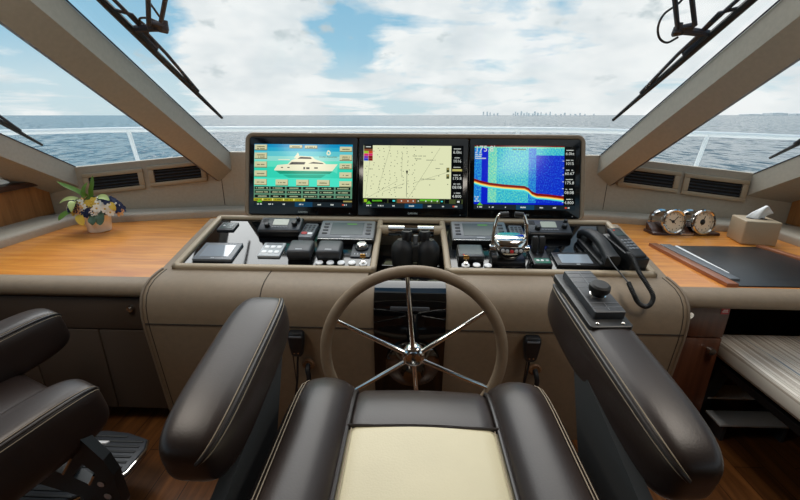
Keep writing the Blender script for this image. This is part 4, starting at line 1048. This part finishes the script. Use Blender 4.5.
wiper('long black wiper on the centre windscreen left of the middle', (-1.157, 2.52, 1.426), (-1.085, 1.875, 1.785), (-1.225, 1.45, 2.02), [[(-1.105, 1.845, 1.80), (-1.02, 1.728, 1.868), (-.80, 1.42, 2.04)], [(-1.045, 1.835, 1.81), (-.952, 1.728, 1.868), (-.72, 1.45, 2.03)]], [(-1.13, 1.91, 1.79), (-1.15, 1.86, 1.82), (-1.11, 1.85, 1.825), (-1.06, 1.88, 1.81), (-1.05, 1.82, 1.84), (-1.03, 1.72, 1.89), (-.95, 1.55, 1.98)], 1)
wiper('long black wiper with a looping hose on the centre windscreen right of the middle', (1.177, 2.511, 1.43), (1.105, 1.885, 1.778), (1.255, 1.42, 2.02), [[(1.075, 1.87, 1.79), (.960, 1.73, 1.868), (.72, 1.44, 2.03)], [(1.125, 1.845, 1.80), (1.022, 1.73, 1.868), (.80, 1.46, 2.02)]], [(1.10, 1.90, 1.765), (1.06, 1.90, 1.745), (1.02, 1.89, 1.76), (1.0, 1.88, 1.80), (1.01, 1.87, 1.845), (1.03, 1.80, 1.88), (.98, 1.65, 1.95)], -1)
wiper('short black wiper on the left corner window', (-2.312, 2.507, 1.258), (-2.288, 2.26, 1.399), (-2.24, 1.85, 1.634), [], [], 1)
wiper('short black wiper on the right corner window', (2.234, 2.621, 1.211), (2.225, 2.447, 1.307), (2.19, 1.9, 1.62), [], [], -1)

t = thing('bow_rail', 'white bow rail running round the foredeck outside', 'rail', (0, 4.5, .55)); O = Vector(t.location)
pth = bez([(-6.6, 3.2, 1.22), (-4.6, 4.5, 1.235), (-3.25, 4.75, 1.268), (-1.6, 4.8, 1.285), (0, 4.8, 1.295), (1.6, 4.8, 1.30), (3.25, 4.72, 1.27), (4.6, 4.5, 1.235), (6.6, 3.2, 1.2)], 8)
b = MB(); b.tube([p-O for p in pth], .03, 12); b.build('top_rail', 'deckwhite', t)
for a, c in (((-3.30, 4.74, 1.28), (-3.21, 4.74, .56)), ((3.27, 4.71, 1.265), (3.17, 4.71, .56)), ((-1.2, 4.8, 1.30), (-1.15, 4.8, .56)), ((1.2, 4.8, 1.30), (1.15, 4.8, .56)), ((-5.2, 4.15, 1.245), (-5.1, 4.15, .56)), ((5.2, 4.15, 1.225), (5.1, 4.15, .56))):
    b = MB(); b.cyl(Vector(a)-O, Vector(c)-O, .022, n=12); b.build('stanchion', 'deckwhite', t)
b = MB(); b.prism([(-6.8, 2.2), (-2.6, 2.2), (-2.56, 2.75), (-1.3, 3.0), (1.3, 3.0), (2.56, 2.75), (2.6, 2.2), (6.8, 2.2), (6.8, 3.3), (4.7, 4.7), (3.3, 4.92), (-3.3, 4.92), (-4.7, 4.7), (-6.8, 3.3)], .40, .56); struct(b.build('foredeck_floor', 'deckwhite', smooth=False))

def sea_mat():
    m, nt, bs = new_mat('sea water')
    bs.inputs['Base Color'].default_value = (*lin((46, 80, 94)), 1); bs.inputs['Roughness'].default_value = .15; bs.inputs['IOR'].default_value = 1.33
    tc = nt.nodes.new('ShaderNodeTexCoord'); mp = nt.nodes.new('ShaderNodeMapping'); mp.inputs['Scale'].default_value = (.95, .36, 1)
    n1 = nt.nodes.new('ShaderNodeTexNoise'); n1.inputs['Scale'].default_value = 1; n1.inputs['Detail'].default_value = 8; n1.inputs['Roughness'].default_value = .6
    sub = nt.nodes.new('ShaderNodeVectorMath'); sub.operation = 'SUBTRACT'; sub.inputs[1].default_value = (.5, .5, .5)
    mul = nt.nodes.new('ShaderNodeVectorMath'); mul.operation = 'MULTIPLY'; mul.inputs[1].default_value = (1.3, 2.2, 0)
    ad = nt.nodes.new('ShaderNodeVectorMath'); ad.inputs[1].default_value = (0, 0, 1)
    no = nt.nodes.new('ShaderNodeVectorMath'); no.operation = 'NORMALIZE'
    nt.links.new(tc.outputs['Object'], mp.inputs['Vector']); nt.links.new(mp.outputs['Vector'], n1.inputs['Vector'])
    nt.links.new(n1.outputs['Color'], sub.inputs[0]); nt.links.new(sub.outputs[0], mul.inputs[0]); nt.links.new(mul.outputs[0], ad.inputs[0]); nt.links.new(ad.outputs[0], no.inputs[0]); nt.links.new(no.outputs[0], bs.inputs['Normal'])
    return m
M['sea'] = sea_mat()
b = MB(); b.add([(-15000, -3000, 0), (15000, -3000, 0), (15000, 15000, 0), (-15000, 15000, 0)], [[0, 1, 2, 3]])
sea = struct(b.build('sea', 'sea', smooth=False)); sea.location = (0, 0, -3); HEEL = math.radians(-.4); sea.rotation_euler = (0, HEEL, 0)
# hazy skyline: separate towers standing on the far water
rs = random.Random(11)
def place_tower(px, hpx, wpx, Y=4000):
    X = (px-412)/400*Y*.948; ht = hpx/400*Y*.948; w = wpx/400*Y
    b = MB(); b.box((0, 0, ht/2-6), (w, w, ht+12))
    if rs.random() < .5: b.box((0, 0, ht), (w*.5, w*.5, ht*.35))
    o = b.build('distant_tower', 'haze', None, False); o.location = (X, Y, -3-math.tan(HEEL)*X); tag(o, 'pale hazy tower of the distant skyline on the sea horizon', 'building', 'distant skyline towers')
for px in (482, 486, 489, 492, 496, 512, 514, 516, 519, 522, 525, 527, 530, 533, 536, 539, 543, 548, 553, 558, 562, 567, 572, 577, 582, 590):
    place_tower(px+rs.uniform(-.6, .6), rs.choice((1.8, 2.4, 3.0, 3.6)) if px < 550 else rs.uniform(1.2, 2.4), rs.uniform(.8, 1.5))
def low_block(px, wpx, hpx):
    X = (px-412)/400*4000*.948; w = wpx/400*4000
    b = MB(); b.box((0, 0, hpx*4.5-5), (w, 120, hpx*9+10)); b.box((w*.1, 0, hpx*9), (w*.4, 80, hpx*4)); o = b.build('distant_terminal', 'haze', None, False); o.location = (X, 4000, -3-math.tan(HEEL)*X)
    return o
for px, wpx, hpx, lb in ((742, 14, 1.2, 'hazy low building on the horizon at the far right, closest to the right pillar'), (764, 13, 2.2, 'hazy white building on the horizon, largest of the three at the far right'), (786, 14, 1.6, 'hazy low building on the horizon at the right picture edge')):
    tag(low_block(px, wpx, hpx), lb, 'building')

# ------------------------------------------------------------------ sky
w = bpy.data.worlds.new('World'); SC.world = w; w.use_nodes = True; nt = w.node_tree; nt.nodes.clear()
N = lambda t, **k: nt.nodes.new(t)
out = N('ShaderNodeOutputWorld'); bg = N('ShaderNodeBackground'); tc = N('ShaderNodeTexCoord'); sep = N('ShaderNodeSeparateXYZ')
nt.links.new(tc.outputs['Generated'], sep.inputs[0])
def math_(op, a, b_=None, c=None, clamp=False):
    n_ = N('ShaderNodeMath'); n_.operation = op; n_.use_clamp = clamp
    for i, v in enumerate((a, b_, c)):
        if v is None: continue
        if isinstance(v, (int, float)): n_.inputs[i].default_value = v
        else: nt.links.new(v, n_.inputs[i])
    return n_.outputs[0]
zc = math_('MAXIMUM', sep.outputs['Z'], 0.0)
ramp = N('ShaderNodeValToRGB'); nt.links.new(zc, ramp.inputs['Fac'])
els = ramp.color_ramp.elements; els[0].position = 0; els[0].color = (*lin((206, 226, 232)), 1); els[1].position = .9; els[1].color = (*lin((98, 158, 206)), 1)
for p_, c_ in ((.06, (200, 224, 233)), (.14, (156, 202, 226)), (.32, (122, 182, 216))): e = els.new(p_); e.color = (*lin(c_), 1)
den = math_('ADD', zc, .12)
cmb = N('ShaderNodeCombineXYZ'); nt.links.new(math_('DIVIDE', sep.outputs['X'], den), cmb.inputs[0]); nt.links.new(math_('DIVIDE', sep.outputs['Y'], den), cmb.inputs[1])
n1 = N('ShaderNodeTexNoise'); n1.inputs['Scale'].default_value = .75; n1.inputs['Detail'].default_value = 9; n1.inputs['Roughness'].default_value = .58; n1.inputs['Distortion'].default_value = .5
nt.links.new(cmb.outputs[0], n1.inputs['Vector'])
n2 = N('ShaderNodeTexNoise'); n2.inputs['Scale'].default_value = 9; n2.inputs['Detail'].default_value = 8; n2.inputs['Roughness'].default_value = .6
mp = N('ShaderNodeMapping'); mp.inputs['Scale'].default_value = (1, 1, 2.2); nt.links.new(tc.outputs['Generated'], mp.inputs['Vector']); nt.links.new(mp.outputs['Vector'], n2.inputs['Vector'])
def blob(d, lo, hi):
    v = N('ShaderNodeVectorMath'); v.operation = 'DOT_PRODUCT'; nt.links.new(tc.outputs['Generated'], v.inputs[0]); v.inputs[1].default_value = Vector(d).normalized()
    m_ = N('ShaderNodeMapRange'); m_.inputs['From Min'].default_value = lo; m_.inputs['From Max'].default_value = hi; nt.links.new(v.outputs['Value'], m_.inputs['Value']); return m_.outputs[0]
cov = math_('ADD', n1.outputs['Fac'], math_('MULTIPLY', math_('SUBTRACT', n2.outputs['Fac'], .5), .35))
for d_, lo_, w_ in (((-0.37, 0.92, 0.15), 0.975, 0.26), ((-0.34, 0.94, 0.06), 0.985, 0.14), ((0.46, 0.88, 0.14), 0.8, 0.15), ((-0.52, 0.85, 0.08), 0.982, -0.2), ((-0.67, 0.74, 0.12), 0.955, -0.2), ((-0.18, 0.97, 0.17), 0.993, -0.15), ((-0.65, 0.76, 0.03), 0.98, 0.2),): cov = math_('ADD', cov, math_('MULTIPLY', blob(d_, lo_, 1.0), w_))
cm = N('ShaderNodeMapRange'); cm.inputs['From Min'].default_value = .44; cm.inputs['From Max'].default_value = .58; nt.links.new(cov, cm.inputs['Value'])
mx = N('ShaderNodeMix'); mx.data_type = 'RGBA'; nt.links.new(cm.outputs[0], mx.inputs[0]); nt.links.new(ramp.outputs['Color'], mx.inputs[6])
n3 = N('ShaderNodeTexNoise'); n3.inputs['Scale'].default_value = 7; n3.inputs['Detail'].default_value = 7; nt.links.new(mp.outputs['Vector'], n3.inputs['Vector'])
cr = N('ShaderNodeValToRGB'); cr.color_ramp.elements[0].position = .32; cr.color_ramp.elements[0].color = (*lin((218, 227, 231)), 1); cr.color_ramp.elements[1].position = .6; cr.color_ramp.elements[1].color = (*lin((246, 249, 249)), 1)
nt.links.new(n3.outputs['Fac'], cr.inputs['Fac']); nt.links.new(cr.outputs['Color'], mx.inputs[7])
n4 = N('ShaderNodeTexNoise'); n4.inputs['Scale'].default_value = 8.5; n4.inputs['Detail'].default_value = 6; n4.inputs['Roughness'].default_value = .55
mp4 = N('ShaderNodeMapping'); mp4.inputs['Scale'].default_value = (1, 1, 2.0); mp4.inputs['Location'].default_value = (3.1, 1.7, .4); nt.links.new(tc.outputs['Generated'], mp4.inputs['Vector']); nt.links.new(mp4.outputs['Vector'], n4.inputs['Vector'])
g4 = N('ShaderNodeMapRange'); g4.inputs['From Min'].default_value = .59; g4.inputs['From Max'].default_value = .66; nt.links.new(n4.outputs['Fac'], g4.inputs['Value'])
band = N('ShaderNodeMapRange'); band.inputs['From Min'].default_value = .03; band.inputs['From Max'].default_value = .09; nt.links.new(sep.outputs['Z'], band.inputs['Value'])
gf = math_('MULTIPLY', math_('MULTIPLY', g4.outputs[0], band.outputs[0]), .8)
mx4 = N('ShaderNodeMix'); mx4.data_type = 'RGBA'; nt.links.new(gf, mx4.inputs[0]); nt.links.new(mx.outputs[2], mx4.inputs[6]); mx4.inputs[7].default_value = (*lin((196, 208, 212)), 1)
nt.links.new(mx4.outputs[2], bg.inputs['Color']); bg.inputs['Strength'].default_value = 1.0; nt.links.new(bg.outputs[0], out.inputs['Surface'])

# two unseen fill lights added to brighten the cabin, and the bright veiled sun ahead
for x in (-1.05, 1.05):
    l = bpy.data.lights.new('fill_light', 'AREA'); l.shape = 'RECTANGLE'; l.size = .35; l.size_y = .6; l.energy = 9.5; l.color = (1, .91, .80)
    o = bpy.data.objects.new('fill_light', l); COL.objects.link(o); o.location = (x, .72, 2.125)
l = bpy.data.lights.new('sun', 'SUN'); l.energy = 3.3; l.angle = math.radians(55); l.color = (1, .97, .92)
o = bpy.data.objects.new('sun', l); COL.objects.link(o); o.rotation_euler = Vector((.12, -.62, -.78)).to_track_quat('-Z', 'Y').to_euler()

SC.view_settings.view_transform = 'Standard'; SC.view_settings.look = 'None'; SC.view_settings.gamma = 1; SC.view_settings.exposure = 0.0
SC.view_settings.use_curve_mapping = False
SC.cycles.max_bounces = 10; SC.cycles.transparent_max_bounces = 16; SC.cycles.use_denoising = True; SC.cycles.caustics_reflective = False
